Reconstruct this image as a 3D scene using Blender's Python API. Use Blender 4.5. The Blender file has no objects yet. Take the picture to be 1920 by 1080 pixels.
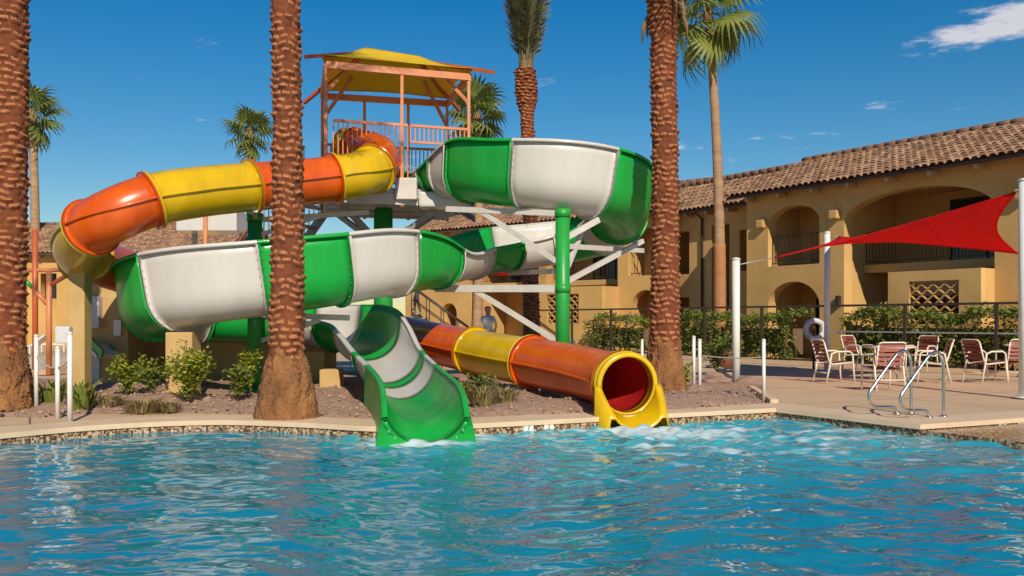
import bpy, bmesh, math, random
import numpy as np
from mathutils import Vector, Matrix
R = math.radians
random.seed(7); rng = np.random.default_rng(7)
S = bpy.context.scene
C = S.collection

# ------------------------------------------------------------------ camera, sky, sun, exposure
CAM_H = 1.30; F = 1700.0; HOR = 600.0
cd = bpy.data.cameras.new('camera'); cam = bpy.data.objects.new('camera', cd); C.objects.link(cam)
cam.location = (0, 0, CAM_H); cam.rotation_euler = (R(90), 0, 0)
cd.sensor_width = 36; cd.lens = F / 1920 * 36; cd.shift_y = (HOR - 540) / 1920
cd.clip_start = 0.05; cd.clip_end = 3000
S.camera = cam
SUN_EL = R(34); SUN_AZ = R(167)        # compass-like azimuth from +Y towards +X: sun stands behind the camera, to the right
sdir = Vector((math.sin(SUN_AZ) * math.cos(SUN_EL), math.cos(SUN_AZ) * math.cos(SUN_EL), math.sin(SUN_EL)))
w = bpy.data.worlds.new('World'); S.world = w; w.use_nodes = True
nt = w.node_tree; nt.nodes.clear()
def wn(t, **k):
    n = nt.nodes.new(t)
    for a, b in k.items(): setattr(n, a, b)
    return n
sky = wn('ShaderNodeTexSky', sky_type='NISHITA', sun_disc=False, sun_elevation=SUN_EL, sun_rotation=SUN_AZ,
         altitude=0, air_density=1.25, dust_density=0.0, ozone_density=5.0)
tc = wn('ShaderNodeTexCoord')
hsv = wn('ShaderNodeHueSaturation'); hsv.inputs['Saturation'].default_value = 1.42; hsv.inputs['Value'].default_value = .69
nt.links.new(sky.outputs[0], hsv.inputs['Color'])
# fair-weather clouds: noise on a flat layer high above (direction / height), thin except for scattered patches
sep = wn('ShaderNodeSeparateXYZ'); nt.links.new(tc.outputs['Generated'], sep.inputs[0])
mz = wn('ShaderNodeMath', operation='MAXIMUM'); mz.inputs[1].default_value = 0.04; nt.links.new(sep.outputs['Z'], mz.inputs[0])
dv = wn('ShaderNodeVectorMath', operation='DIVIDE'); nt.links.new(tc.outputs['Generated'], dv.inputs[0])
cmb = wn('ShaderNodeCombineXYZ')
for i in range(3): nt.links.new(mz.outputs[0], cmb.inputs[i])
nt.links.new(cmb.outputs[0], dv.inputs[1])
def noise_w(scale, detail, off, rough=.6):
    mp = wn('ShaderNodeMapping'); mp.inputs['Location'].default_value = off
    nt.links.new(dv.outputs[0], mp.inputs['Vector'])
    n = wn('ShaderNodeTexNoise'); n.inputs['Scale'].default_value = scale; n.inputs['Detail'].default_value = detail
    n.inputs['Roughness'].default_value = rough
    nt.links.new(mp.outputs[0], n.inputs['Vector']); return n
cover = noise_w(0.42, 2, (3.1, 1.7, 0)); puff = noise_w(3.2, 8, (.4, .9, 0), .62)
# the patch of cloud to the upper right of the photograph
cl = wn('ShaderNodeVectorMath', operation='DISTANCE'); nt.links.new(dv.outputs[0], cl.inputs[0]); cl.inputs[1].default_value = (1.76, 3.05, 1.0)
clr = wn('ShaderNodeMapRange'); clr.inputs['From Min'].default_value = 0.1; clr.inputs['From Max'].default_value = .62
clr.inputs['To Min'].default_value = .36; clr.inputs['To Max'].default_value = 0.0
nt.links.new(cl.outputs['Value'], clr.inputs['Value'])
a1 = wn('ShaderNodeMath', operation='MULTIPLY_ADD'); nt.links.new(cover.outputs['Fac'], a1.inputs[0]); a1.inputs[1].default_value = .55
nt.links.new(puff.outputs['Fac'], a1.inputs[2])
a2 = wn('ShaderNodeMath', operation='ADD'); nt.links.new(a1.outputs[0], a2.inputs[0]); nt.links.new(clr.outputs[0], a2.inputs[1])
cr = wn('ShaderNodeMapRange', interpolation_type='SMOOTHSTEP'); cr.inputs['From Min'].default_value = .93; cr.inputs['From Max'].default_value = 1.10
cr.inputs['To Max'].default_value = .85
nt.links.new(a2.outputs[0], cr.inputs['Value'])
mix = wn('ShaderNodeMix', data_type='RGBA'); nt.links.new(cr.outputs[0], mix.inputs['Factor'])
nt.links.new(hsv.outputs[0], mix.inputs['A']); mix.inputs['B'].default_value = (6.2, 6.0, 6.3, 1)
bg = wn('ShaderNodeBackground'); bg.inputs['Strength'].default_value = 0.12
nt.links.new(mix.outputs['Result'], bg.inputs['Color'])
wo = wn('ShaderNodeOutputWorld'); nt.links.new(bg.outputs[0], wo.inputs['Surface'])
sl = bpy.data.lights.new('sun', 'SUN'); sl.energy = 4.6; sl.angle = R(0.6); sl.color = (1.0, .90, .74)
so = bpy.data.objects.new('sun', sl); C.objects.link(so); so.rotation_euler = (-sdir).to_track_quat('-Z', 'Y').to_euler(); so.location = (20, -20, 30)
S.render.engine = 'CYCLES'
S.view_settings.view_transform = 'Standard'; S.view_settings.look = 'None'; S.view_settings.gamma = 1
S.view_settings.exposure = 0.0; S.view_settings.use_curve_mapping = False
S.cycles.max_bounces = 8; S.cycles.transparent_max_bounces = 10

# ------------------------------------------------------------------ helpers
def at(px, py, d):                         # a point of the place from its bearing and its distance (metres)
    return Vector(((px - 960) * d / F, d, CAM_H + (HOR - py) * d / F))
def gnd(px, py, z=0.0):                    # where the bearing meets the ground
    d = (CAM_H - z) * F / (py - HOR); return Vector(((px - 960) * d / F, d, z))
MATS = {}
def mat(name, col, rough=.6, col2=None, scale=8, bump=0.0, bscale=40, coat=0, metal=0, spec=.5, trans=0, detail=5, coords='Object', stretch=(1, 1, 1), crough=.08):
    m = bpy.data.materials.new(name); m.use_nodes = True; n = m.node_tree.nodes; l = m.node_tree.links
    b = n['Principled BSDF']; b.inputs['Roughness'].default_value = rough; b.inputs['Metallic'].default_value = metal
    b.inputs['Specular IOR Level'].default_value = spec
    b.inputs['Coat Weight'].default_value = coat; b.inputs['Coat Roughness'].default_value = crough
    t = n.new('ShaderNodeTexCoord'); mp = n.new('ShaderNodeMapping'); mp.inputs['Scale'].default_value = stretch
    l.new(t.outputs[coords], mp.inputs['Vector'])
    if col2 is None: col2 = tuple(c * .86 for c in col)
    no = n.new('ShaderNodeTexNoise'); no.inputs['Scale'].default_value = scale; no.inputs['Detail'].default_value = detail; no.inputs['Roughness'].default_value = .6
    l.new(mp.outputs[0], no.inputs['Vector'])
    mr = n.new('ShaderNodeMapRange'); mr.inputs['From Min'].default_value = .32; mr.inputs['From Max'].default_value = .68
    l.new(no.outputs['Fac'], mr.inputs['Value'])
    mx = n.new('ShaderNodeMix'); mx.data_type = 'RGBA'; mx.inputs['A'].default_value = (*col, 1); mx.inputs['B'].default_value = (*col2, 1)
    l.new(mr.outputs[0], mx.inputs['Factor']); l.new(mx.outputs['Result'], b.inputs['Base Color'])
    if bump:
        nb = n.new('ShaderNodeTexNoise'); nb.inputs['Scale'].default_value = bscale; nb.inputs['Detail'].default_value = 6
        l.new(mp.outputs[0], nb.inputs['Vector'])
        bp = n.new('ShaderNodeBump'); bp.inputs['Strength'].default_value = bump; bp.inputs['Distance'].default_value = .02
        l.new(nb.outputs['Fac'], bp.inputs['Height']); l.new(bp.outputs[0], b.inputs['Normal'])
    if trans:
        o = n['Material Output']; tr = n.new('ShaderNodeBsdfTranslucent'); l.new(mx.outputs['Result'], tr.inputs['Color'])
        ms = n.new('ShaderNodeMixShader'); ms.inputs[0].default_value = trans
        l.new(b.outputs[0], ms.inputs[1]); l.new(tr.outputs[0], ms.inputs[2]); l.new(ms.outputs[0], o.inputs['Surface'])
    MATS[name] = m; return m

mat('green_gel', (.010, .46, .062), .36, (.014, .35, .055), 2.2, coat=.12, spec=.35, trans=.14, detail=9, stretch=(1.6, 1.6, .35))
mat('white_gel', (.63, .59, .545), .34, (.58, .54, .49), 2.2, coat=.3, detail=9, stretch=(1.6, 1.6, .35))
mat('orange_gel', (.84, .135, .006), .28, (.64, .085, .006), 2.2, coat=.45, trans=.14, detail=9, stretch=(1.6, 1.6, .35))
mat('yellow_gel', (.86, .55, .006), .28, (.70, .42, .006), 2.2, coat=.45, trans=.14, detail=9, stretch=(1.6, 1.6, .35))
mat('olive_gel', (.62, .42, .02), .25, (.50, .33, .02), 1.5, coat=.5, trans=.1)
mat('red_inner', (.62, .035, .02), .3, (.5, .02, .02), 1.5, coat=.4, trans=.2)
mat('green_steel', (.02, .33, .05), .4, (.018, .28, .045), 3)
mat('white_steel', (.66, .61, .56), .45, (.56, .51, .46), 5)
mat('orange_steel', (.68, .25, .10), .45, (.58, .20, .08), 5)
mat('deep_orange_steel', (.52, .12, .03), .45, (.42, .09, .03), 5)
mat('galv', (.42, .41, .40), .45, (.32, .31, .30), 9, metal=.3)
mat('steel', (.70, .68, .65), .22, (.62, .6, .57), 12, metal=1)
mat('canopy_yellow', (.86, .60, .02), .75, (.78, .53, .02), 3, trans=.3)
mat('sail_red', (.88, .016, .03), .75, (.80, .013, .024), 2.5, trans=.62, bump=.08, bscale=200)
mat('stucco', (.64, .395, .145), .9, (.53, .315, .105), .9, bump=.35, bscale=22, detail=9)
mat('stucco_far', (.60, .36, .125), .9, (.49, .28, .085), .8, detail=9, bump=.2, bscale=30)
mat('pier', (.56, .37, .15), .9, (.48, .31, .12), 3, bump=.25, bscale=35)
mat('tile', (.36, .195, .105), .8, (.20, .10, .055), 3.1, bump=.2, bscale=30)
mat('tile_b', (.45, .27, .16), .8, (.31, .165, .09), 3.1, bump=.2, bscale=30)
mat('tile_c', (.25, .13, .075), .8, (.16, .085, .05), 3.1, bump=.2, bscale=30)
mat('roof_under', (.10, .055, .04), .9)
mat('wood', (.50, .36, .22), .8, (.40, .27, .15), 6)
mat('dark_frame', (.025, .018, .015), .5, (.035, .025, .02), 6)
mat('bronze', (.055, .035, .022), .5, (.04, .026, .018), 6)
mat('glass_dark', (.02, .024, .03), .06, (.03, .035, .04), 2, spec=.6)
mat('curtain', (.42, .42, .40), .9, (.32, .32, .31), 20, stretch=(6, 6, .2))
mat('deck', (.62, .435, .265), .85, (.53, .365, .22), .9, bump=.15, bscale=60, detail=9)
def deck_joints():
    m = MATS['deck']; n = m.node_tree.nodes; l = m.node_tree.links; b = n['Principled BSDF']; src = b.inputs['Base Color'].links[0].from_socket
    t = n.new('ShaderNodeTexCoord'); mp = n.new('ShaderNodeMapping'); mp.inputs['Rotation'].default_value = (0, 0, R(-28)); l.new(t.outputs['Object'], mp.inputs[0])
    br = n.new('ShaderNodeTexBrick'); br.offset = 0; br.inputs['Scale'].default_value = 1; br.inputs['Brick Width'].default_value = 2.6; br.inputs['Row Height'].default_value = 2.6; br.inputs['Mortar Size'].default_value = .014
    l.new(mp.outputs[0], br.inputs['Vector']); mx = n.new('ShaderNodeMix'); mx.data_type = 'RGBA'; l.new(br.outputs['Fac'], mx.inputs['Factor']); l.new(src, mx.inputs['A']); mx.inputs['B'].default_value = (.17, .11, .07, 1); l.new(mx.outputs['Result'], b.inputs['Base Color'])
deck_joints()
mat('coping', (.72, .525, .345), .8, (.62, .44, .28), 2.2, bump=.2, bscale=70, detail=8)
mat('gravel', (.43, .27, .19), .95, (.28, .165, .115), 9, bump=.9, bscale=45, detail=9)
mat('pebble_a', (.48, .31, .23), .9, (.33, .2, .14), 20)
mat('plaster', (.45, .74, .80), .7, (.38, .68, .77), .8)
mat('trunk', (.24, .066, .02), .95, (.13, .034, .012), 7, bump=.8, bscale=60, stretch=(1, 1, .6))
mat('root', (.34, .15, .05), .95, (.15, .06, .022), 6, bump=1.0, bscale=25, stretch=(1, 1, .35))
mat('fan_trunk', (.42, .27, .15), .9, (.30, .17, .09), 3, bump=.4, bscale=20, stretch=(.4, .4, 3))
mat('fan_trunk_low', (.46, .21, .085), .9, (.36, .15, .06), 3, bump=.4, bscale=20, stretch=(.4, .4, 3))
mat('fan_leaf', (.12, .18, .03), .55, (.26, .27, .05), 1.3, trans=.25)
mat('fan_leaf_far', (.11, .17, .035), .55, (.22, .24, .05), 1.0, trans=.25)
mat('date_leaf', (.085, .10, .045), .6, (.17, .15, .07), 2.2, trans=.2)
mat('dead_leaf', (.30, .18, .08), .9, (.2, .11, .045), 6)
mat('leaf_bright', (.42, .42, .04), .55, (.20, .26, .025), 3.5, trans=.25)
mat('leaf_mid', (.14, .20, .03), .55, (.23, .26, .04), 3.5, trans=.25)
mat('leaf_hedge', (.13, .19, .03), .55, (.23, .25, .045), 2.2, trans=.2)
mat('grass_dry', (.33, .24, .10), .8, (.2, .17, .06), 5, trans=.15)
mat('stem', (.16, .10, .05), .9)
mat('rope', (.55, .47, .38), .9, (.42, .35, .28), 60)
mat('white_paint', (.80, .77, .73), .5, (.70, .66, .61), 5)
mat('chair_frame', (.80, .71, .58), .4, (.70, .61, .49), 8)
mat('strap', (.30, .07, .045), .6, (.24, .05, .035), 10)
mat('table_top', (.55, .42, .31), .5, (.48, .36, .26), 8)
mat('ring_white', (.62, .58, .58), .6, (.54, .5, .5), 8)
mat('marker_white', (.78, .72, .66), .3, (.7, .64, .58), 20)
mat('marker_ink', (.05, .05, .05), .5)
mat('box_grey', (.62, .61, .60), .5, (.54, .53, .52), 5)
mat('kid_water', (.16, .40, .48), .15, (.11, .33, .42), 3)
mat('skin', (.45, .24, .15), .6, (.40, .21, .13), 12)
mat('hair', (.03, .02, .015), .7)
mat('shirt_grey', (.52, .48, .46), .9, (.42, .39, .37), 12)
mat('shirt_brown', (.16, .12, .11), .9, (.12, .09, .085), 12)
mat('trousers', (.07, .07, .08), .9, (.05, .05, .055), 12)
mat('terracotta', (.30, .13, .07), .8, (.24, .10, .055), 6)
mat('rock', (.34, .22, .16), .9, (.22, .13, .095), 5, bump=.6, bscale=14)

# mosaic band of the water line: small square tiles in mixed browns
def mosaic():
    m = bpy.data.materials.new('mosaic'); m.use_nodes = True; n = m.node_tree.nodes; l = m.node_tree.links
    b = n['Principled BSDF']; b.inputs['Roughness'].default_value = .25
    t = n.new('ShaderNodeTexCoord'); v = n.new('ShaderNodeTexVoronoi'); v.inputs['Scale'].default_value = 38; v.inputs['Randomness'].default_value = .25
    l.new(t.outputs['Object'], v.inputs['Vector'])
    r = n.new('ShaderNodeValToRGB'); e = r.color_ramp; e.interpolation = 'CONSTANT'
    for p, c in ((0, (.09, .04, .02)), (.25, (.30, .16, .07)), (.5, (.48, .33, .19)), (.72, (.17, .085, .04)), (.88, (.55, .42, .28))):
        k = e.elements.new(p) if p else e.elements[0]; k.color = (*c, 1)
    sp = n.new('ShaderNodeSeparateColor'); l.new(v.outputs['Color'], sp.inputs[0]); l.new(sp.outputs[0], r.inputs['Fac'])
    l.new(r.outputs['Color'], b.inputs['Base Color']); MATS['mosaic'] = m
    return m
mosaic()

def tag(o, label=None, cat=None, group=None, kind=None):
    if label: o['label'] = label
    if cat: o['category'] = cat
    if group: o['group'] = group
    if kind: o['kind'] = kind
    return o
def wm(o): return (wm(o.parent) @ o.matrix_parent_inverse if o.parent else Matrix.Identity(4)) @ o.matrix_basis
def adopt(o, parent):
    if parent is None: return
    o.matrix_parent_inverse = wm(parent).inverted(); o.parent = parent; o.matrix_parent_inverse = wm(parent).inverted()
def empty(name, loc):
    o = bpy.data.objects.new(name, None); o.location = loc; o.empty_display_size = .3; C.objects.link(o); return o
def thing(name, loc, label, cat, group=None): return tag(empty(name, loc), label, cat, group)
class MB:
    def __init__(s): s.v = []; s.f = []; s.mi = []; s.sm = []
    def add(s, vs, fs, mi=0, sm=True):
        o = len(s.v); s.v.extend([tuple(v) for v in vs]); s.f.extend([tuple(i + o for i in f) for f in fs])
        s.mi.extend([mi] * len(fs)); s.sm.extend([sm] * len(fs)); return s
    def box(s, c, size, rot=None, mi=0, bev=0):
        sx, sy, sz = [k / 2 for k in size]; m = rot or Matrix.Identity(3); c = Vector(c)
        if bev:
            x, y, z, b = sx, sy, sz, bev; vs = []
            for (a, bb, cc) in ((x - b, y - b, z), (x, y - b, z - b), (x - b, y, z - b)): pass
            bm = bmesh.new(); bmesh.ops.create_cube(bm, size=1)
            for v in bm.verts: v.co = Vector((v.co.x * 2 * sx, v.co.y * 2 * sy, v.co.z * 2 * sz))
            bmesh.ops.bevel(bm, geom=bm.edges[:], offset=b, segments=2, profile=.6, affect='EDGES')
            bm.verts.ensure_lookup_table(); vs = [m @ v.co + c for v in bm.verts]; fs = [[v.index for v in f.verts] for f in bm.faces]; bm.free()
            return s.add(vs, fs, mi, False)
        vs = [m @ Vector((x * sx, y * sy, z * sz)) + c for x in (-1, 1) for y in (-1, 1) for z in (-1, 1)]
        return s.add(vs, [(0, 1, 3, 2), (4, 6, 7, 5), (0, 4, 5, 1), (2, 3, 7, 6), (0, 2, 6, 4), (1, 5, 7, 3)], mi, False)
    def cyl(s, p0, p1, r0, r1=None, n=12, mi=0): return s.tube([p0, p1], [r0, r0 if r1 is None else r1], n, mi)
    def tube(s, path, r, n=10, mi=0, caps=True):
        P = [Vector(p) for p in path]; k = len(P)
        rs = r if isinstance(r, (list, tuple)) else [r] * k
        T = []
        for i in range(k):
            d = (P[min(i + 1, k - 1)] - P[max(i - 1, 0)]); T.append(d.normalized() if d.length > 1e-9 else Vector((0, 0, 1)))
        a = Vector((0, 0, 1)) if abs(T[0].z) < .9 else Vector((1, 0, 0))
        u = T[0].cross(a).normalized(); vs = []
        for i in range(k):
            u = (u - T[i] * u.dot(T[i])).normalized(); v = T[i].cross(u)
            for j in range(n):
                an = 2 * math.pi * j / n; vs.append(P[i] + (u * math.cos(an) + v * math.sin(an)) * rs[i])
        fs = [(i * n + j, i * n + (j + 1) % n, (i + 1) * n + (j + 1) % n, (i + 1) * n + j) for i in range(k - 1) for j in range(n)]
        s.add(vs, fs, mi, True)
        if caps:
            o = len(s.v) - k * n; s.f.append(tuple(o + j for j in range(n))[::-1]); s.f.append(tuple(o + (k - 1) * n + j for j in range(n))); s.mi += [mi] * 2; s.sm += [False] * 2
        return s
    def bar(s, p0, p1, wd, ht, mi=0):       # square section bar, ht upright
        p0, p1 = Vector(p0), Vector(p1); d = p1 - p0; L = d.length; d.normalize()
        up = Vector((0, 0, 1)) if abs(d.z) < .95 else Vector((0, 1, 0))
        side = d.cross(up).normalized(); up = side.cross(d)
        m = Matrix((d, side, up)).transposed(); return s.box((p0 + p1) / 2, (L, wd, ht), m, mi)
    def prism(s, pts, z0, z1, mi=0):
        n = len(pts); vs = [(p[0], p[1], z0) for p in pts] + [(p[0], p[1], z1) for p in pts]
        return s.add(vs, [tuple(range(n))[::-1], tuple(range(n, 2 * n))] + [(i, (i + 1) % n, n + (i + 1) % n, n + i) for i in range(n)], mi, False)
    def mesh(s, name, mats):
        me = bpy.data.meshes.new(name); me.from_pydata(s.v, [], s.f)
        for m in (mats if isinstance(mats, (list, tuple)) else [mats]): me.materials.append(MATS[m])
        me.polygons.foreach_set('material_index', s.mi); me.polygons.foreach_set('use_smooth', s.sm); me.update(); return me
    def build(s, name, mats, parent=None):
        o = bpy.data.objects.new(name, s.mesh(name, mats)); C.objects.link(o); adopt(o, parent); return o
def obj(name, me, parent=None):
    o = bpy.data.objects.new(name, me); C.objects.link(o); adopt(o, parent); return o
def fill(name, outer, holes, depth, matrix, m, parent=None):
    """flat sheet of given thickness with holes; local XY outline, extruded along local Z (centred)"""
    cu = bpy.data.curves.new(name, 'CURVE'); cu.dimensions = '2D'; cu.fill_mode = 'BOTH'; cu.extrude = depth / 2
    for pl in [outer] + holes:
        sp = cu.splines.new('POLY'); sp.points.add(len(pl) - 1)
        for p, q in zip(sp.points, pl): p.co = (q[0], q[1], 0, 1)
        sp.use_cyclic_u = True
    t = bpy.data.objects.new(name + '_outline', cu); C.objects.link(t)
    dg = bpy.context.evaluated_depsgraph_get(); me = bpy.data.meshes.new_from_object(t.evaluated_get(dg))
    bpy.data.objects.remove(t); bpy.data.curves.remove(cu)
    me.transform(matrix); me.materials.clear(); me.materials.append(MATS[m]); me.name = name
    return obj(name, me, parent)
def catmull(pts, n=16, closed=False):
    P = [np.array(p, float) for p in pts]; out = []
    k = len(P)
    for i in range(k if closed else k - 1):
        g = (lambda j: P[j % k]) if closed else (lambda j: P[min(max(j, 0), k - 1)])
        p0, p1, p2, p3 = g(i - 1), g(i), g(i + 1), g(i + 2)
        for t in np.arange(n) / n:
            out.append(.5 * ((2 * p1) + (-p0 + p2) * t + (2 * p0 - 5 * p1 + 4 * p2 - p3) * t * t + (-p0 + 3 * p1 - 3 * p2 + p3) * t ** 3))
    if not closed: out.append(P[-1])
    return np.array(out)
def resample(A, step):
    d = np.r_[0, np.cumsum(np.linalg.norm(np.diff(A[:, :3], axis=0), axis=1))]; n = max(2, int(d[-1] / step) + 1)
    s = np.linspace(0, d[-1], n); return s, np.stack([np.interp(s, d, A[:, k]) for k in range(A.shape[1])], 1)
I4 = Matrix.Identity(4)

# ------------------------------------------------------------------ the ground and the pool
WATER = -0.135
c1 = gnd(1455, 765); c2 = gnd(1725, 796)
edge_dir = (c2 - c1).normalized()
far_dir = (c1 - gnd(870, 795)).normalized()
pool_ctrl = [(-9.5, 1.2), (-8.6, 5.2), (-6.9, 8.4), (-5.95, 10.25), (-5.0, 11.3), (-3.87, 11.75), (-2.7, 11.5), (-1.69, 11.07), (-1.0, 11.14)]
curve = [tuple(p) for p in catmull(pool_ctrl, 8)]
alc = c2 + far_dir * 4.5                                   # the entry steps alcove runs off to the right
pool = curve + [(-.6, 11.32), (c1.x, c1.y), (c2.x, c2.y), (alc.x, alc.y), (10.5, 8.0), (10.5, 1.2)]
big = [(-160, -60), (160, -60), (160, 260), (-160, 260)]
g = fill('ground', big, [pool], .02, Matrix.Translation((0, 0, -.03)), 'deck'); tag(g, kind='structure')
# pool shell
mb = MB(); n = len(pool)
mb.add([(p[0], p[1], -.045) for p in pool] + [(p[0], p[1], -1.35) for p in pool], [(i, (i + 1) % n, n + (i + 1) % n, n + i) for i in range(n)], 0, False)
mb.add([(-14, 0, -1.35), (14, 0, -1.35), (14, 18, -1.35), (-14, 18, -1.35)], [(0, 1, 2, 3)], 0, False)
tag(mb.build('pool_shell', 'plaster'), kind='structure')
# inward offset of the pool outline
def offset(poly, d):
    out = []; n = len(poly); ar = sum(poly[i][0] * poly[(i + 1) % n][1] - poly[(i + 1) % n][0] * poly[i][1] for i in range(n))
    sg = 1 if ar > 0 else -1
    for i in range(n):
        p0, p1, p2 = [np.array(poly[j % n][:2]) for j in (i - 1, i, i + 1)]
        a = (p1 - p0) / (np.linalg.norm(p1 - p0) + 1e-9); b = (p2 - p1) / (np.linalg.norm(p2 - p1) + 1e-9)
        na = np.array((-a[1], a[0])) * sg; nb = np.array((-b[1], b[0])) * sg
        m = na + nb; m /= max(np.linalg.norm(m), 1e-6); k = d / max(.35, m.dot(na)); out.append(tuple(p1 + m * k))
    return out
# water-line tile band, and the coping that overhangs it
mb = MB(); pi = offset(pool, .012)
mb.add([(p[0], p[1], -.06) for p in pi] + [(p[0], p[1], -.42) for p in pi], [(i, (i + 1) % n, n + (i + 1) % n, n + i) for i in range(n)], 0, False)
tag(mb.build('tile_band', 'mosaic'), kind='structure')
cop_in = offset(pool, .035); cop_out = offset(pool, -.62)
o = fill('coping', cop_out, [cop_in], .062, Matrix.Translation((0, 0, -.026)), 'coping'); tag(o, kind='structure')
bv = o.modifiers.new('round', 'BEVEL'); bv.width = .018; bv.segments = 2; bv.limit_method = 'ANGLE'; bv.angle_limit = R(60)
# ledge of the entry steps just above the water
mb = MB(); e1 = c2 + edge_dir * .02; e2 = c2 + edge_dir * 4.2
mb.prism([(e1.x + .04, e1.y - .04), (e2.x, e2.y), (e2.x + 4.5 * far_dir.x, e2.y + 4.5 * far_dir.y), (alc.x - .05, alc.y - .05)], -.6, -.07)
tag(mb.build('step_ledge', 'mosaic'), kind='structure')

# water: a sheet of real waves
def water():
    xs = np.arange(-10.2, 10.9, .036); ys = np.r_[np.arange(1.0, 4.4, .08), 4.4 + np.cumsum(np.interp(np.arange(400) / 400, [0, 1], [.017, .042]))]; ys = ys[ys < 15.2]
    X, Y = np.meshgrid(xs, ys); H = np.zeros_like(X)
    wx = X + .25 * np.sin(Y * 1.3 + .7) + .18 * np.sin(X * .9 + Y * 2.1); wy = Y + .25 * np.sin(X * 1.1 + 2) + .15 * np.sin(X * 2.3 - Y * .7)
    r = np.random.default_rng(3)
    for i in range(110):
        lam = .10 * (12.0 ** r.random()); th = r.normal(math.pi / 2, .75) if r.random() < .8 else r.random() * 6.28
        k = 2 * math.pi / lam; amp = .0021 * lam ** .95 * (.6 + .8 * r.random())
        ph = k * (wx * math.cos(th) + wy * math.sin(th)) + r.random() * 6.28
        H += amp * (np.sin(ph) + .25 * np.cos(2 * ph))
    H *= np.clip(1.02 + .05 * X, .68, 1.35)
    # disturbed water below the two slides
    for (cx, cy, rad, am) in ((-1.05, 11.2, 1.1, .022), (1.75, 11.4, 1.5, .02), (3.0, 11.4, 1.6, .014)):
        q = np.exp(-((X - cx) ** 2 + (Y - cy) ** 2) / rad ** 2); th0 = r.random(14) * 6.28
        for t in th0: H += am * .35 * q * np.sin((X * math.cos(t) + Y * math.sin(t)) * (10 + 22 * r.random()) + t * 7)
    inside = np.ones(X.shape, bool)
    ny, nx = X.shape; V = np.stack([X, Y, WATER + H], -1).reshape(-1, 3)
    # keep what lies inside the pool outline (grown slightly into the wall)
    po = np.array(offset(pool, -.05)); x, y = V[:, 0], V[:, 1]; ins = np.zeros(len(V), bool)
    for i in range(len(po)):
        x0, y0 = po[i]; x1, y1 = po[(i + 1) % len(po)]
        c = ((y0 > y) != (y1 > y)) & (x < (x1 - x0) * (y - y0) / (y1 - y0 + 1e-12) + x0); ins ^= c
    ii = np.arange(ny * nx).reshape(ny, nx); q = np.stack([ii[:-1, :-1], ii[:-1, 1:], ii[1:, 1:], ii[1:, :-1]], -1).reshape(-1, 4)
    q = q[ins[q].any(1)]; use = np.unique(q); mp = -np.ones(len(V), int); mp[use] = np.arange(len(use)); q = mp[q]; V = V[use]
    me = bpy.data.meshes.new('water'); me.vertices.add(len(V)); me.vertices.foreach_set('co', V.ravel())
    me.loops.add(q.size); me.loops.foreach_set('vertex_index', q.ravel().astype(np.int32))
    me.polygons.add(len(q)); me.polygons.foreach_set('loop_start', np.arange(0, q.size, 4, dtype=np.int32))
    me.polygons.foreach_set('use_smooth', np.ones(len(q), bool)); me.update(calc_edges=True)
    m = bpy.data.materials.new('pool_water'); m.use_nodes = True; nn = m.node_tree.nodes; l = m.node_tree.links; nn.clear()
    out = nn.new('ShaderNodeOutputMaterial'); tcn = nn.new('ShaderNodeTexCoord')
    def N(scale, det, st=(1, 1, 1)):
        mp_ = nn.new('ShaderNodeMapping'); mp_.inputs['Scale'].default_value = st; l.new(tcn.outputs['Object'], mp_.inputs[0])
        z = nn.new('ShaderNodeTexNoise'); z.inputs['Scale'].default_value = scale; z.inputs['Detail'].default_value = det; l.new(mp_.outputs[0], z.inputs['Vector']); return z
    nb = N(12, 2, (.5, 1.1, 1)); bp = nn.new('ShaderNodeBump'); bp.inputs['Strength'].default_value = .12; bp.inputs['Distance'].default_value = .016
    l.new(nb.outputs['Fac'], bp.inputs['Height'])
    fr = nn.new('ShaderNodeFresnel'); fr.inputs['IOR'].default_value = 1.68; l.new(bp.outputs[0], fr.inputs['Normal'])
    tr = nn.new('ShaderNodeBsdfTransparent'); tr.inputs['Color'].default_value = (.20, .66, .88, 1)
    gl = nn.new('ShaderNodeBsdfGlossy'); gl.inputs['Roughness'].default_value = .012; gl.inputs['Color'].default_value = (1, 1, 1, 1); l.new(bp.outputs[0], gl.inputs['Normal'])
    # scattering in the water itself (fine bubbles, pool chemistry)
    df = nn.new('ShaderNodeBsdfDiffuse'); df.inputs['Color'].default_value = (.018, .385, .545, 1)
    body = nn.new('ShaderNodeMixShader'); body.inputs[0].default_value = .58; l.new(tr.outputs[0], body.inputs[1]); l.new(df.outputs[0], body.inputs[2])
    # aerated water where the slides run in
    fm = None
    for (cx, cy, rx) in ((-1.0, 11.0, 2.2), (1.8, 11.0, 4.2), (3.6, 10.8, 3.4)):
        d = nn.new('ShaderNodeVectorMath'); d.operation = 'DISTANCE'; l.new(tcn.outputs['Object'], d.inputs[0]); d.inputs[1].default_value = (cx, cy, WATER)
        k = nn.new('ShaderNodeMapRange'); k.inputs['From Min'].default_value = 0; k.inputs['From Max'].default_value = rx; k.inputs['To Min'].default_value = 1; k.inputs['To Max'].default_value = 0
        l.new(d.outputs['Value'], k.inputs['Value'])
        if fm is None: fm = k
        else:
            x_ = nn.new('ShaderNodeMath'); x_.operation = 'MAXIMUM'; l.new(fm.outputs[0], x_.inputs[0]); l.new(k.outputs[0], x_.inputs[1]); fm = x_
    aer = nn.new('ShaderNodeBsdfDiffuse'); aer.inputs['Color'].default_value = (.10, .58, .60, 1)
    n1 = N(1.6, 3, (.5, 1, 1)); mul = nn.new('ShaderNodeMath'); mul.operation = 'MULTIPLY'; l.new(fm.outputs[0], mul.inputs[0]); l.new(n1.outputs['Fac'], mul.inputs[1])
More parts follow.
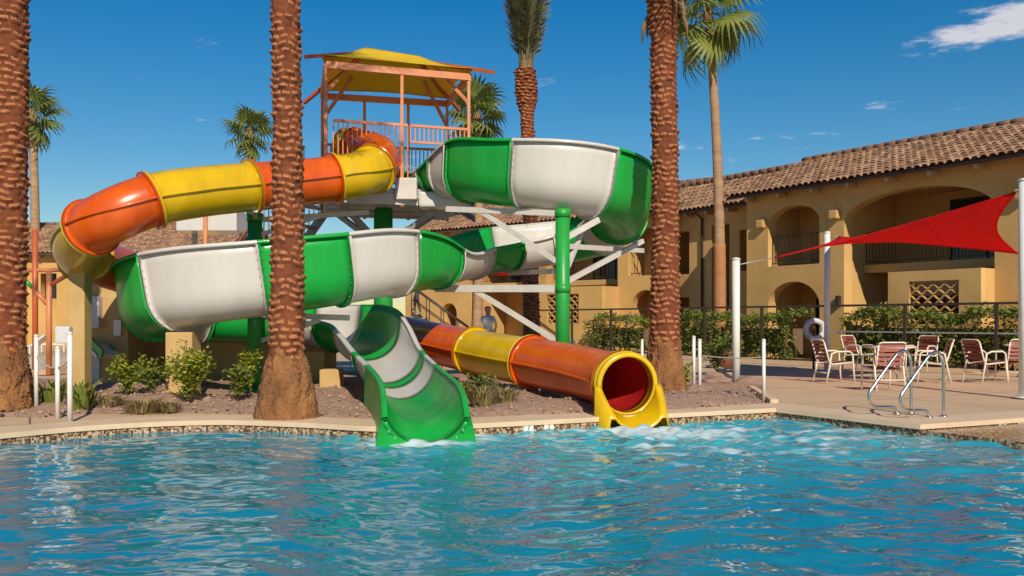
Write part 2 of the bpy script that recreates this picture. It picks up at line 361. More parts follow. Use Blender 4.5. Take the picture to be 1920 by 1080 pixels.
    mu2 = nn.new('ShaderNodeMath'); mu2.operation = 'MULTIPLY'; l.new(mul.outputs[0], mu2.inputs[0]); mu2.inputs[1].default_value = 1.05; mu2.use_clamp = True
    b2 = nn.new('ShaderNodeMixShader'); l.new(mu2.outputs[0], b2.inputs[0]); l.new(body.outputs[0], b2.inputs[1]); l.new(aer.outputs[0], b2.inputs[2])
    surf = nn.new('ShaderNodeMixShader'); l.new(fr.outputs[0], surf.inputs[0]); l.new(b2.outputs[0], surf.inputs[1]); l.new(gl.outputs[0], surf.inputs[2])
    # foam
    n2 = N(5, 8, (.45, 1.2, 1)); fr2 = nn.new('ShaderNodeMath'); fr2.operation = 'MULTIPLY_ADD'; l.new(fm.outputs[0], fr2.inputs[0]); fr2.inputs[1].default_value = .30; l.new(n2.outputs['Fac'], fr2.inputs[2])
    for (cx, cy, rx) in ((-1.05, 10.75, .95), (1.62, 11.75, .8), (2.4, 11.6, .9)):        # white water right at the lips
        d = nn.new('ShaderNodeVectorMath'); d.operation = 'DISTANCE'; l.new(tcn.outputs['Object'], d.inputs[0]); d.inputs[1].default_value = (cx, cy, WATER)
        k = nn.new('ShaderNodeMapRange'); k.inputs['From Max'].default_value = rx; k.inputs['To Min'].default_value = .20; k.inputs['To Max'].default_value = 0; l.new(d.outputs['Value'], k.inputs['Value'])
        x_ = nn.new('ShaderNodeMath'); x_.operation = 'ADD'; l.new(fr2.outputs[0], x_.inputs[0]); l.new(k.outputs[0], x_.inputs[1]); fr2 = x_
    fmr = nn.new('ShaderNodeMapRange'); fmr.inputs['From Min'].default_value = .74; fmr.inputs['From Max'].default_value = .92; fmr.inputs['To Max'].default_value = .75; l.new(fr2.outputs[0], fmr.inputs['Value'])
    fo = nn.new('ShaderNodeBsdfDiffuse'); fo.inputs['Color'].default_value = (.7, .74, .74, 1)
    fin = nn.new('ShaderNodeMixShader'); l.new(fmr.outputs[0], fin.inputs[0]); l.new(surf.outputs[0], fin.inputs[1]); l.new(fo.outputs[0], fin.inputs[2])
    l.new(fin.outputs[0], out.inputs['Surface'])
    me.materials.append(m); o = obj('water', me); tag(o, kind='structure'); return o
water()

# planting bed of pinkish gravel
bed = [gnd(1448, 757), gnd(1300, 768), gnd(1120, 775), gnd(870, 782), gnd(700, 784), gnd(560, 780), gnd(400, 773), gnd(180, 775), gnd(60, 782), (-9.5, 12.8), (-11, 16.5), (-9.5, 21), (-3, 22), (2.0, 22), (4.2, 21.0), gnd(1345, 690), gnd(1395, 712)]
bed = [(p[0], p[1]) for p in bed]
def in_poly(x, y, P):
    c = False
    for i in range(len(P)):
        x0, y0 = P[i]; x1, y1 = P[i - 1]
        if (y0 > y) != (y1 > y) and x < (x1 - x0) * (y - y0) / (y1 - y0) + x0: c = not c
    return c
def bed_edge(x, y):
    d = 9
    for i in range(len(bed)):
        a = np.array(bed[i - 1]); b = np.array(bed[i]); ab = b - a; t = np.clip(((np.array((x, y)) - a) @ ab) / (ab @ ab), 0, 1); d = min(d, np.linalg.norm(a + ab * t - (x, y)))
    return d
def bed_z(x, y):
    if not in_poly(x, y, bed): return 0.0
    e = min(1, bed_edge(x, y) / .9); t = min(1, max(0, (14.6 - y) / 3)); dx = x - (-1.95 + .85 * t); dip = math.exp(-(dx / .75) ** 4) * (1 if y < 14.6 else max(0, 1 - (y - 14.6)))
    return .008 + (.10 * e + .035 * e * (math.sin(x * 2.3 + y) + math.sin(y * 3.1 - x * 1.7))) * (1 - .95 * dip)
def make_bed():
    from mathutils.geometry import delaunay_2d_cdt
    pts = []
    for i in range(len(bed)):
        p0, p1 = Vector(bed[i]), Vector(bed[(i + 1) % len(bed)]); k = max(1, int((p1 - p0).length / .25)); pts += [p0.lerp(p1, j / k) for j in range(k)]
    nb_ = len(pts)
    for x in np.arange(-11.2, 4.6, .2):
        for y in np.arange(11.2, 22.2, .2):
            if in_poly(x, y, bed) and bed_edge(x, y) > .12: pts.append(Vector((x, y)))
    vs, _, fs, *_ = delaunay_2d_cdt(pts, [(i, (i + 1) % nb_) for i in range(nb_)], [], 1, 1e-5)
    o = MB(); o.add([(v.x, v.y, max(bed_z(v.x, v.y), -.004) if bed_edge(v.x, v.y) > .03 else -.06) for v in vs], fs)
    tag(o.build('gravel_bed', 'gravel'), kind='structure')
    r = np.random.default_rng(5); p = MB()
    V0 = np.array([(1, 0, 0), (-1, 0, 0), (0, 1, 0), (0, -1, 0), (0, 0, .7), (0, 0, -.7)]); F0 = [(0, 2, 4), (2, 1, 4), (1, 3, 4), (3, 0, 4), (2, 0, 5), (1, 2, 5), (3, 1, 5), (0, 3, 5)]
    cnt = 0
    while cnt < 5200:
        y = 11.3 + 7.5 * r.random() ** 2; x = r.uniform(-9, 4.3)
        if not in_poly(x, y, bed): continue
        s = .012 + .03 * r.random() ** 3; a = r.random() * 6.28; V = V0 * s * r.uniform(.6, 1.3, (1, 3)) + r.normal(0, s * .15, (6, 3))
        ca, sa = math.cos(a), math.sin(a); W = np.stack([V[:, 0] * ca - V[:, 1] * sa + x, V[:, 0] * sa + V[:, 1] * ca + y, V[:, 2] + bed_z(x, y) + s * .3], 1)
        p.add(W, F0, int(r.random() < .35), False); cnt += 1
    tag(p.build('loose_gravel', ['pebble_a', 'rock']), 'loose pinkish gravel stones scattered over the planting bed', 'gravel', kind='stuff')
make_bed()

# ------------------------------------------------------------------ buildings
UP = Vector((0, 0, 1))
def frame(org, t, n):
    M = Matrix.Identity(4); M.col[0][:3] = t; M.col[1][:3] = UP; M.col[2][:3] = n; M.col[3][:3] = org; return M
def rect(s0, s1, z0, z1): return [(s0, z0), (s1, z0), (s1, z1), (s0, z1)]
def arch(s0, s1, zb, zs, zt, n=14):
    c = (s0 + s1) / 2; a = (s1 - s0) / 2
    return [(s0, zb), (s1, zb)] + [(c + a * math.cos(math.pi * k / n), zs + (zt - zs) * math.sin(math.pi * k / n)) for k in range(n + 1)]
class Bld:
    def __init__(s, name, org, t, label, m='stucco'):
        s.o = Vector((org[0], org[1], 0)); s.t = Vector((t[0], t[1], 0)).normalized(); s.n = s.t.cross(UP); s.m = m
        s.root = thing(name, s.o, label, 'building')
    def P(s, a, z, p=0): return s.o + s.t * a + s.n * p + UP * z
    def rot(s): return Matrix((s.t, s.n, UP)).transposed()
    def boxm(s, mb, a0, a1, z0, z1, p0, p1, mi=0, bev=0): return mb.box(s.P((a0 + a1) / 2, (z0 + z1) / 2, (p0 + p1) / 2), (a1 - a0, abs(p1 - p0), z1 - z0), s.rot(), mi, bev)
    def wall(s, a0, a1, z0, z1, holes, p=0, th=.4, m=None, name='wall'):
        M = frame(s.P(0, 0, p - th / 2), s.t, s.n); return fill(name, rect(a0, a1, z0, z1), holes, th, M, m or s.m, s.root)
    def recess(s, a0, a1, z0, z1, p0, p1, name='recess_wall', m=None):
        P = s.P; v = [P(a0, z0, p0), P(a1, z0, p0), P(a1, z1, p0), P(a0, z1, p0), P(a0, z0, p1), P(a1, z0, p1), P(a1, z1, p1), P(a0, z1, p1)]
        return MB().add(v, [(4, 5, 6, 7), (0, 1, 5, 4), (2, 3, 7, 6), (0, 4, 7, 3), (1, 2, 6, 5)], 0, False).build(name, m or s.m, s.root)
    def door(s, a0, a1, z0, z1, p, curtain=False, label=None):
        mb = MB(); f = .05
        s.boxm(mb, a0, a0 + f, z0, z1, p, p + .05); s.boxm(mb, a1 - f, a1, z0, z1, p, p + .05); s.boxm(mb, a0 + f, a1 - f, z1 - f, z1, p, p + .05)
        mid = (a0 + a1) / 2; s.boxm(mb, mid - .025, mid + .025, z0, z1 - f, p + .003, p + .055)
        d = mb.build('door', 'dark_frame', s.root)
        mb = MB(); s.boxm(mb, a0 + f, mid - .025, z0, z1 - f, p + .008, p + .02); mb.build('pane', 'glass_dark', d)
        mb = MB(); s.boxm(mb, mid + .025, a1 - f, z0, z1 - f, p + .008, p + .02); mb.build('pane', 'glass_dark', d)
        if curtain:
            mb = MB(); k = 14; w0 = a0 + .12; w1 = mid + .2
            vs = []
            for i in range(k * 4 + 1):
                a = w0 + (w1 - w0) * i / (k * 4); q = p + .085 + .02 * math.sin(i * math.pi / 2 * 1.0)
                vs += [s.P(a, z0 + .02, q), s.P(a, z1 - .1, q)]
            mb.add(vs, [(2 * i, 2 * i + 2, 2 * i + 3, 2 * i + 1) for i in range(k * 4)]); mb.build('curtain', 'curtain', d)
        return d
    def railing(s, a0, a1, z, p, h=1.0, step=.11, name='railing'):
        mb = MB(); mb.bar(s.P(a0, z + h, p), s.P(a1, z + h, p), .05, .04)
        r = mb.build(name, 'bronze', s.root); MB().bar(s.P(a0, z + .1, p), s.P(a1, z + .1, p), .035, .03).build('bottom_rail', 'bronze', r); b = MB().box((0, 0, 0), (.016, .016, h - .15)); me = b.mesh('baluster', 'bronze')
        k = int((a1 - a0) / step)
        for i in range(k + 1):
            o = obj('baluster', me); o.location = s.P(a0 + (a1 - a0) * i / k, z + .1 + (h - .15) / 2, p); o.rotation_euler.z = math.atan2(s.t.y, s.t.x)
            adopt(o, r)
        return r
    def rafters(s, a0, a1, step, z, p0, p1):
        me = MB().box((0, 0, 0), (.11, p1 - p0, .16), bev=.02).mesh('rafter_tail', 'wood'); k = int((a1 - a0) / step)
        for i in range(k + 1):
            o = obj('rafter_tail', me); o.location = s.P(a0 + step * i, z, (p0 + p1) / 2); o.rotation_euler.z = math.atan2(s.t.y, s.t.x); adopt(o, s.root)
    def roof(s, a0, a1, pe, ze, pr, zr, singles=0, pb=None, zb=None, col=.235, row=.37):
        """one pitch from eave (pe, ze) up to ridge (pr, zr), back pitch to (pb, zb)"""
        P = s.P; mb = MB(); th = .09
        pb = pr - (pe - pr) if pb is None else pb; zb = ze if zb is None else zb
        mb.add([P(a0, ze, pe), P(a1, ze, pe), P(a1, zr, pr), P(a0, zr, pr), P(a1, zb, pb), P(a0, zb, pb)] + [P(a0, ze - th, pe), P(a1, ze - th, pe), P(a1, zr - th, pr), P(a0, zr - th, pr), P(a1, zb - th, pb), P(a0, zb - th, pb)],
               [(0, 1, 2, 3), (3, 2, 4, 5), (7, 6, 9, 8), (8, 9, 11, 10), (0, 6, 7, 1), (0, 3, 9, 6), (3, 5, 11, 9), (1, 7, 8, 2), (2, 8, 10, 4), (5, 4, 10, 11)], 0, False)
        rf = mb.build('roof', 'roof_under', s.root)
        up = (P(0, zr, pr) - P(0, ze, pe)); L = up.length; up.normalize(); nrm = s.t.cross(up).normalized()
        if nrm.z < 0: nrm = -nrm
        nseg = 6; rad = .098; prof = [(rad * math.cos(math.pi * k / nseg), rad * .85 * math.sin(math.pi * k / nseg)) for k in range(nseg + 1)]
        tl = row * 1.22; v = []
        for (y, sc, dz) in ((0, 1.08, .045), (tl, .9, .012)):
            v += [(x * sc, y, z * sc + dz) for x, z in prof]
        k = nseg + 1; f = [(i, i + 1, k + i + 1, k + i) for i in range(nseg)]
        v += [(x * .86, 0, z * .80 + .045) for x, z in prof]; f += [(i + 1, i, 2 * k + i, 2 * k + i + 1) for i in range(nseg)]
        mes = []
        for m in ('tile', 'tile_b', 'tile_c'): q = MB(); q.add(v, f); mes.append(q.mesh('roof_tile', m))
        nc = int((a1 - a0) / col); nr = int((L - .05) / row); cand = []
        for i in range(nc):
            for j in range(nr):
                cand.append((P(a0 + col * (i + .5), ze, pe) + up * (j * row - .06), i, j))
        cand.sort(key=lambda c: c[0].length)
        M0 = Matrix((s.t, up, nrm)).transposed(); stuff = MB(); rr = random.Random(5)
        for idx, (p, i, j) in enumerate(cand):
            mi = rr.choice((0, 0, 0, 1, 1, 2)); a = rr.uniform(-.035, .035); M = M0 @ Matrix.Rotation(a, 3, 'Z'); p = p + nrm * rr.uniform(0, .014) + up * rr.uniform(-.015, .015)
            if idx < singles:
                o = obj('roof_tile', mes[mi], rf); o.matrix_basis = Matrix.Translation(p) @ M.to_4x4()
            else: stuff.add([M @ Vector(q) + p for q in v], f, mi)
        if stuff.v: tag(stuff.build('roof_tiles', ['tile', 'tile_b', 'tile_c'], rf), kind='stuff')
        rd = MB()
        for k in range(int((a1 - a0) / .42)):
            rd.tube([P(a0 + .42 * k, zr + .05, pr), P(a0 + .42 * k + .46, zr + .07, pr)], [.12, .13], 8)
        rd.build('ridge_cap', 'tile_c', rf); return rf
    def lattice(s, a0, a1, z0, z1, p):
        k = int(round((z1 - z0) / .145)); st = 26
        for i in range(k + 1):
            z = z0 + (z1 - z0) * i / k; sg = 1 if i % 2 else -1; v = []
            for j in range(st + 1):
                a = a0 + (a1 - a0) * j / st; zz = min(max(z + sg * .055 * math.cos(j / st * (a1 - a0) / .34 * 2 * math.pi), z0 + .01), z1 - .01)
                for (dz, dp) in ((-.018, -.1), (.018, -.1), (.018, 0), (-.018, 0)): v.append(s.P(a, zz + dz, p + dp))
            f = [(4 * j + q, 4 * j + (q + 1) % 4, 4 * j + 4 + (q + 1) % 4, 4 * j + 4 + q) for j in range(st) for q in range(4)]
            MB().add(v, f, 0, False).build('lattice_strip', s.m, s.root)

# ---- the two-storey wing on the right
B = Bld('stucco_building', (8.04, 31.06), (.548, -.836), 'two-storey tan stucco building with arched balconies, right of the palm trunk')
holes = [arch(.93, 3.0, 3.08, 4.45, 5.02), arch(.93, 3.0, .05, 1.75, 2.55), arch(3.9, 8.55, .05, 4.3, 5.08, 22), arch(9.5, 11.5, 3.08, 4.45, 5.02), arch(9.5, 11.5, .05, 1.75, 2.55)]
B.wall(0, 12.6, -.1, 5.58, holes)
for a0 in (.93, 9.5):
    a1 = a0 + 2.05
    B.recess(a0 - .12, a1 + .12, 2.98, 5.1, -.4, -1.75); B.recess(a0 - .12, a1 + .12, -.05, 2.7, -.4, -1.9)
    B.railing(a0 + .02, a1 - .02, 3.08, -.2)
B.door(1.75, 3.0, 3.0, 4.95, -1.75, True); B.door(1.4, 2.8, .0, 2.05, -1.9)
B.door(9.9, 11.2, 3.0, 4.95, -1.75, True)
B.recess(3.75, 8.7, -.05, 5.25, -.4, -2.9)
mb = MB(); B.boxm(mb, 3.78, 8.67, 2.78, 3.02, -2.87, -1.15); mb.build('balcony_slab', 'stucco', B.root)
B.railing(3.8, 8.6, 3.02, -1.25)
B.door(5.6, 7.9, 3.02, 5.0, -2.9); B.door(5.4, 7.4, .0, 2.1, -2.9)
mb = MB(); B.boxm(mb, 8.05, 8.35, 4.55, 4.85, -2.85, -2.6, bev=.02); mb.build('wall_lamp', 'dark_frame', B.root)
mb = MB(); B.boxm(mb, 3.68, 3.80, 1.72, 2.05, .0, .14, bev=.015); mb.build('wall_lamp', 'dark_frame', B.root)
for (a, z) in ((.72, 4.52), (3.62, 4.55), (9.3, 4.52)):                 # stucco ledges beside the arches
    mb = MB(); B.boxm(mb, a - .16, a + .16, z - .14, z + .14, .0, .2, bev=.05); mb.build('ledge', 'stucco', B.root)
# patio wall with breeze-block lattice
M = frame(B.P(0, 0, .65 - .1), B.t, B.n)
fill('patio_wall', rect(5.85, 8.55, -.1, 2.66), [rect(6.5, 7.95, 1.15, 2.37)], .2, M, 'stucco', B.root)
for (x0, x1) in ((8.35, 8.548), (5.852, 6.05)): mb = MB(); B.boxm(mb, x0, x1, -.1, 2.658, -.3, .449); mb.build('patio_side', 'stucco', B.root)
B.lattice(6.5, 7.95, 1.15, 2.37, .60)
mb = MB(); B.boxm(mb, 6.3, 8.1, 1.0, 2.5, -.1, .1); mb.build('recess_shade_panel', 'roof_under', B.root)  # added dark sheet: its colour stands in for the shaded recess behind the lattice
B.rafters(.35, 12.2, 1.32, 5.36, 0.0, .44)
B.roof(-.45, 12.9, .52, 5.50, -3.5, 7.1, singles=300)
for x0 in (.0, 12.2): mb = MB(); B.boxm(mb, x0, x0 + .35, -.1, 5.4, -7, -.42); mb.build('end_wall', 'stucco', B.root)
# ---- its set-back wing
L = Bld('stucco_wing', (8.04, 31.06), (.548, -.836), 'set-back tan stucco wing behind the tall slim fan palm')
L.wall(-7.6, -.02, -.1, 5.6, [rect(-3.1, -2.2, .05, 4.9), rect(-5.6, -4.3, .05, 2.2), rect(-5.6, -4.3, 3.1, 4.8), rect(-1.7, -.8, 3.1, 4.6)], p=-1.5)
L.recess(-3.2, -2.1, -.05, 5.0, -1.9, -3.6); L.recess(-5.7, -4.2, -.05, 5.0, -1.9, -3.2); L.recess(-1.8, -.7, 3.0, 4.7, -1.9, -2.1, m='glass_dark')
L.door(-5.5, -4.4, 3.0, 4.7, -3.2); L.door(-3.0, -2.3, 0, 2.1, -3.6)
L.rafters(-7.4, -.7, 1.1, 5.36, -1.5, -1.05)
L.roof(-8.0, -.47, -.98, 5.50, -3.51, 6.95, singles=200, pb=-6.5)
mb = MB(); mb.tube([L.P(-3.55, 0, -1.43), L.P(-3.55, 5.2, -1.43), L.P(-3.55, 5.45, -.95)], .05, 8); mb.build('downspout', 'bronze', L.root)
# ---- the building behind the slides
D = Bld('stucco_building', (-4.14, 44.0), (.768, -.64), 'tan stucco building with lattice patio wall far behind the green slide loop', 'stucco_far')
D.wall(-1.5, 13.3, -.1, 5.58, [arch(11.5, 12.95, 3.08, 4.5, 5.0), arch(11.65, 13.0, .05, 1.75, 2.5), rect(7.0, 11.0, .05, 4.9), rect(2.9, 6.1, .05, 4.9), arch(1.0, 2.0, .9, 1.6, 2.1), rect(.2, 1.6, 3.2, 4.6)])
for q in ((11.4, 13.05, 2.98, 5.1), (11.55, 13.1, -.05, 2.6), (.9, 2.1, .8, 2.2), (.1, 1.7, 3.1, 4.7)): D.recess(*q, -.4, -1.6)
for q in ((6.9, 11.1, -.05, 5.0), (2.8, 6.2, -.05, 5.0)):
    D.recess(*q, -.4, -2.6); mb = MB(); D.boxm(mb, q[0] + .03, q[1] - .03, 2.8, 3.02, -2.57, -.9); mb.build('balcony_slab', 'stucco_far', D.root)
    D.railing(q[0] + .1, q[1] - .1, 3.02, -1.0, step=.16)
D.door(8.0, 10.4, 3.02, 5.0, -2.6); D.door(3.2, 5.2, 3.02, 5.0, -2.6); D.door(7.6, 9.6, 0, 2.1, -2.6); D.door(11.8, 12.8, 3.0, 4.9, -1.6); D.railing(11.5, 12.95, 3.08, -.2, step=.16)
M = frame(D.P(0, 0, 1.1), D.t, D.n)
fill('patio_wall', rect(7.7, 11.05, -.1, 2.66), [rect(8.3, 9.9, 1.15, 2.37)], .2, M, 'stucco_far', D.root)
mb = MB(); D.boxm(mb, 10.85, 11.048, -.1, 2.658, -.38, .999); mb.build('patio_side', 'stucco_far', D.root)
D.lattice(8.3, 9.9, 1.15, 2.37, 1.15); mb = MB(); D.boxm(mb, 8.1, 10.1, 1.0, 2.5, .6, .8); mb.build('recess_shade_panel', 'roof_under', D.root)  # second lattice, with the same dark sheet painting the shade behind its gaps
D.rafters(-1.2, 13, 1.3, 5.36, 0, .44); D.roof(-2.0, 13.6, .52, 5.5, -4.2, 7.25, singles=300)
mb = MB(); D.boxm(mb, -1.49, -1.15, -.1, 5.4, -8, -.42); mb.build('end_wall', 'stucco_far', D.root)
# outside stair of that building
st = thing('outside_stair', at(790, 640, 33), 'dark metal outside stair before the far tan building', 'stairs')
def stair():
    a = gnd(884, 640).normalized() * 33.5; a = Vector((at(884, 0, 33).x, 33, 0)); b = Vector((at(775, 0, 33).x, 33, 0)); k = 9
    d = (b - a) / k
    me = MB().box((0, 0, 0), (.26, 1.1, .05)).mesh('step', 'galv')
    for i in range(k):
        o = obj('step', me, st); o.matrix_basis = Matrix.Translation(a + d * (i + .5) + UP * (.17 * (i + 1)))
    for q, (yo) in enumerate((-.6, .6)):
        m = MB(); p0 = a + Vector((0, yo, .95)); p1 = b + Vector((0, yo, .95 + .17 * k)); m.cyl(p0, p1, .03, n=6); m.cyl(p0 - UP * .45, p1 - UP * .45, .022, n=6); m.bar(p0 - UP * .9, p1 - UP * .95, .04, .16)
        for i in range(5): c = p0.lerp(p1, i / 4); m.cyl(c - UP * .95, c, .022, n=6)
        m.build('handrail', 'bronze', st)
stair()
# ---- far left building
E = Bld('stucco_building', (-28.5, 47), (1, -.06), 'tan stucco building with tiled roof far behind the left end of the slides', 'stucco_far')
E.wall(0, 13.6, -.1, 4.76, [rect(1.2, 2.4, 2.4, 3.7), rect(4.2, 5.1, 2.4, 3.7), rect(6.6, 7.6, .1, 2.2), rect(9.4, 10.6, 2.4, 3.7)])
for q in ((1.1, 2.5, 2.3, 3.8), (4.1, 5.2, 2.3, 3.8), (6.5, 7.7, 0, 2.3), (9.3, 10.7, 2.3, 3.8)): E.recess(*q, -.4, -.7)
E.door(1.2, 2.4, 2.4, 3.7, -.6); E.door(4.2, 5.1, 2.4, 3.7, -.6); E.door(9.4, 10.6, 2.4, 3.7, -.6)
for x0 in (2.9, 5.4): mb = MB(); E.boxm(mb, x0, x0 + .6, -.1, 4.5, .0, .6); mb.build('pilaster', 'stucco_far', E.root)
E.rafters(.4, 13.4, 1.3, 4.56, 0, .44); E.roof(-.6, 14.2, .52, 4.7, -4.5, 6.65, singles=0)
# ---- the pump house below the slides, in their shade
ph = thing('pump_house', (-8.1, 18.4, 0), 'shaded tan stucco pump house wall under the tube slide', 'building')
mb = MB(); mb.box((-7.9, 18.4, 1.05), (1.15, 2.2, 2.1), bev=.03); mb.build('wall', 'pier', ph)
mb = MB(); mb.box((-7.9, 18.4, 2.13), (1.2, 2.25, .06), bev=.02); mb.build('roof', 'pier', ph)
mb = MB(); mb.box((-7.95, 17.22, 1.45), (.28, .18, .6), bev=.02); mb.build('electrical_box', 'box_grey', ph)
mb = MB(); mb.box((-7.5, 17.26, 1.15), (.14, .08, .3), bev=.01); mb.build('switch_plate', 'marker_white', ph)
lw = thing('low_wall', (-5.6, 18.75, 0), 'low brown stucco wall in the shade behind the yellow-green bushes', 'wall')
mb = MB(); mb.box((-5.6, 18.75, .7), (3.9, .25, 1.5), bev=.02); mb.build('wall', 'pier', lw); mb = MB(); mb.box((-5.6, 18.75, 1.47), (3.96, .32, .06), bev=.015); mb.build('cap', 'coping', lw)

# ------------------------------------------------------------------ the two slides
def lateral(P):
    T = np.gradient(P, axis=0); T /= np.linalg.norm(T, axis=1)[:, None]
    Lr = np.stack([T[:, 1], -T[:, 0], np.zeros(len(T))], 1); Lr /= np.linalg.norm(Lr, axis=1)[:, None]     # to the right of travel
    U = np.cross(Lr, T); return T, Lr, U
def sweep(P, Lr, U, profs, closed=True, cap=True):
    n = len(profs[0]); vs = []
    for i in range(len(P)):
        for (a, b) in profs[i]: vs.append(P[i] + Lr[i] * a + U[i] * b)
    m = n if closed else n - 1
    fs = [(i * n + j, (i + 1) * n + j, (i + 1) * n + (j + 1) % n, i * n + (j + 1) % n) for i in range(len(P) - 1) for j in range(m)]
    if cap and closed:
        h = n // 2
        for base in (0, (len(P) - 1) * n):                  # caps of a thin shell: quads between outer and inner skins
            fs += [(base + j, base + j + 1, base + n - 2 - j, base + n - 1 - j) for j in range(h - 1)]
    return vs, fs
A_, B_ = .54, .50
def half(h, off, k=11):                                     # one side of the trough: (distance from centre, height) from the rim down to the bottom
    out = []
    for i in range(k):
        q = i / (k - 1); v = h * (1 - q) ** 1.6
        vb = min(v, B_); u = A_ * math.sqrt(max(0, 1 - ((B_ - vb) / B_) ** 2)) + .10 * max(0, v - B_)
        # offset outwards along the normal of the ellipse
        nx = u / A_ ** 2; ny = (vb - B_) / B_ ** 2; l = math.hypot(nx, ny) or 1
        out.append((u + off * nx / l, v + off * (ny / l if v < B_ else 0)))
    out[-1] = (0, -off); return out
def trough(hl, hr, o0, o1):
    def line(off):
        a = [(-u, v) for u, v in half(hl, off)]; b = half(hr, off)[::-1]; return a + b[1:]
    return line(o0) + line(o1)[::-1]
FL = [ # px of centre line, distance, z of the trough bottom, left wall, right wall   (walls as seen by the rider)
 (782, 18.7, 3.96, .66, .34), (826, 17.95, 3.80, .68, .42), (880, 17.1, 3.56, .60, 1.03), (955, 16.35, 3.36, .56, 1.09), (1045, 16.0, 3.24, .54, 1.11), (1118, 16.3, 3.14, .54, 1.13),
 (1156, 16.95, 3.05, .54, 1.13), (1163, 17.7, 2.92, .54, 1.08), (1148, 18.4, 2.76, .54, 1.0), (1105, 18.9, 2.60, .54, .95), (1030, 19.1, 2.46, .54, .95), (955, 18.8, 2.33, .54, .92), (890, 18.0, 2.17, .54, .78),
 (838, 17.0, 1.98, .56, .62), (785, 16.1, 1.83, .92, .55), (715, 15.3, 1.70, 1.09, .54), (620, 14.7, 1.54, 1.10, .54), (510, 14.35, 1.40, 1.11, .54), (400, 14.2, 1.27, 1.14, .54), (326, 14.5, 1.15, 1.16, .54), (290, 15.2, 1.05, 1.13, .54),
 (300, 16.0, .97, 1.05, .54), (352, 16.8, .93, .95, .54), (440, 17.3, .89, .80, .54), (540, 17.4, .84, .76, .54), (620, 17.1, .77, .82, .54), (672, 16.4, .68, .85, .54), (698, 15.5, .52, .70, .54), (722, 14.5, .33, .52, .50), (750, 13.4, .15, .50, .50), (775, 12.3, .065, .46, .48), (786, 11.6, .062, .42, .44), (793, 11.12, .025, .38, .40), (798, 10.72, -.17, .36, .38)]
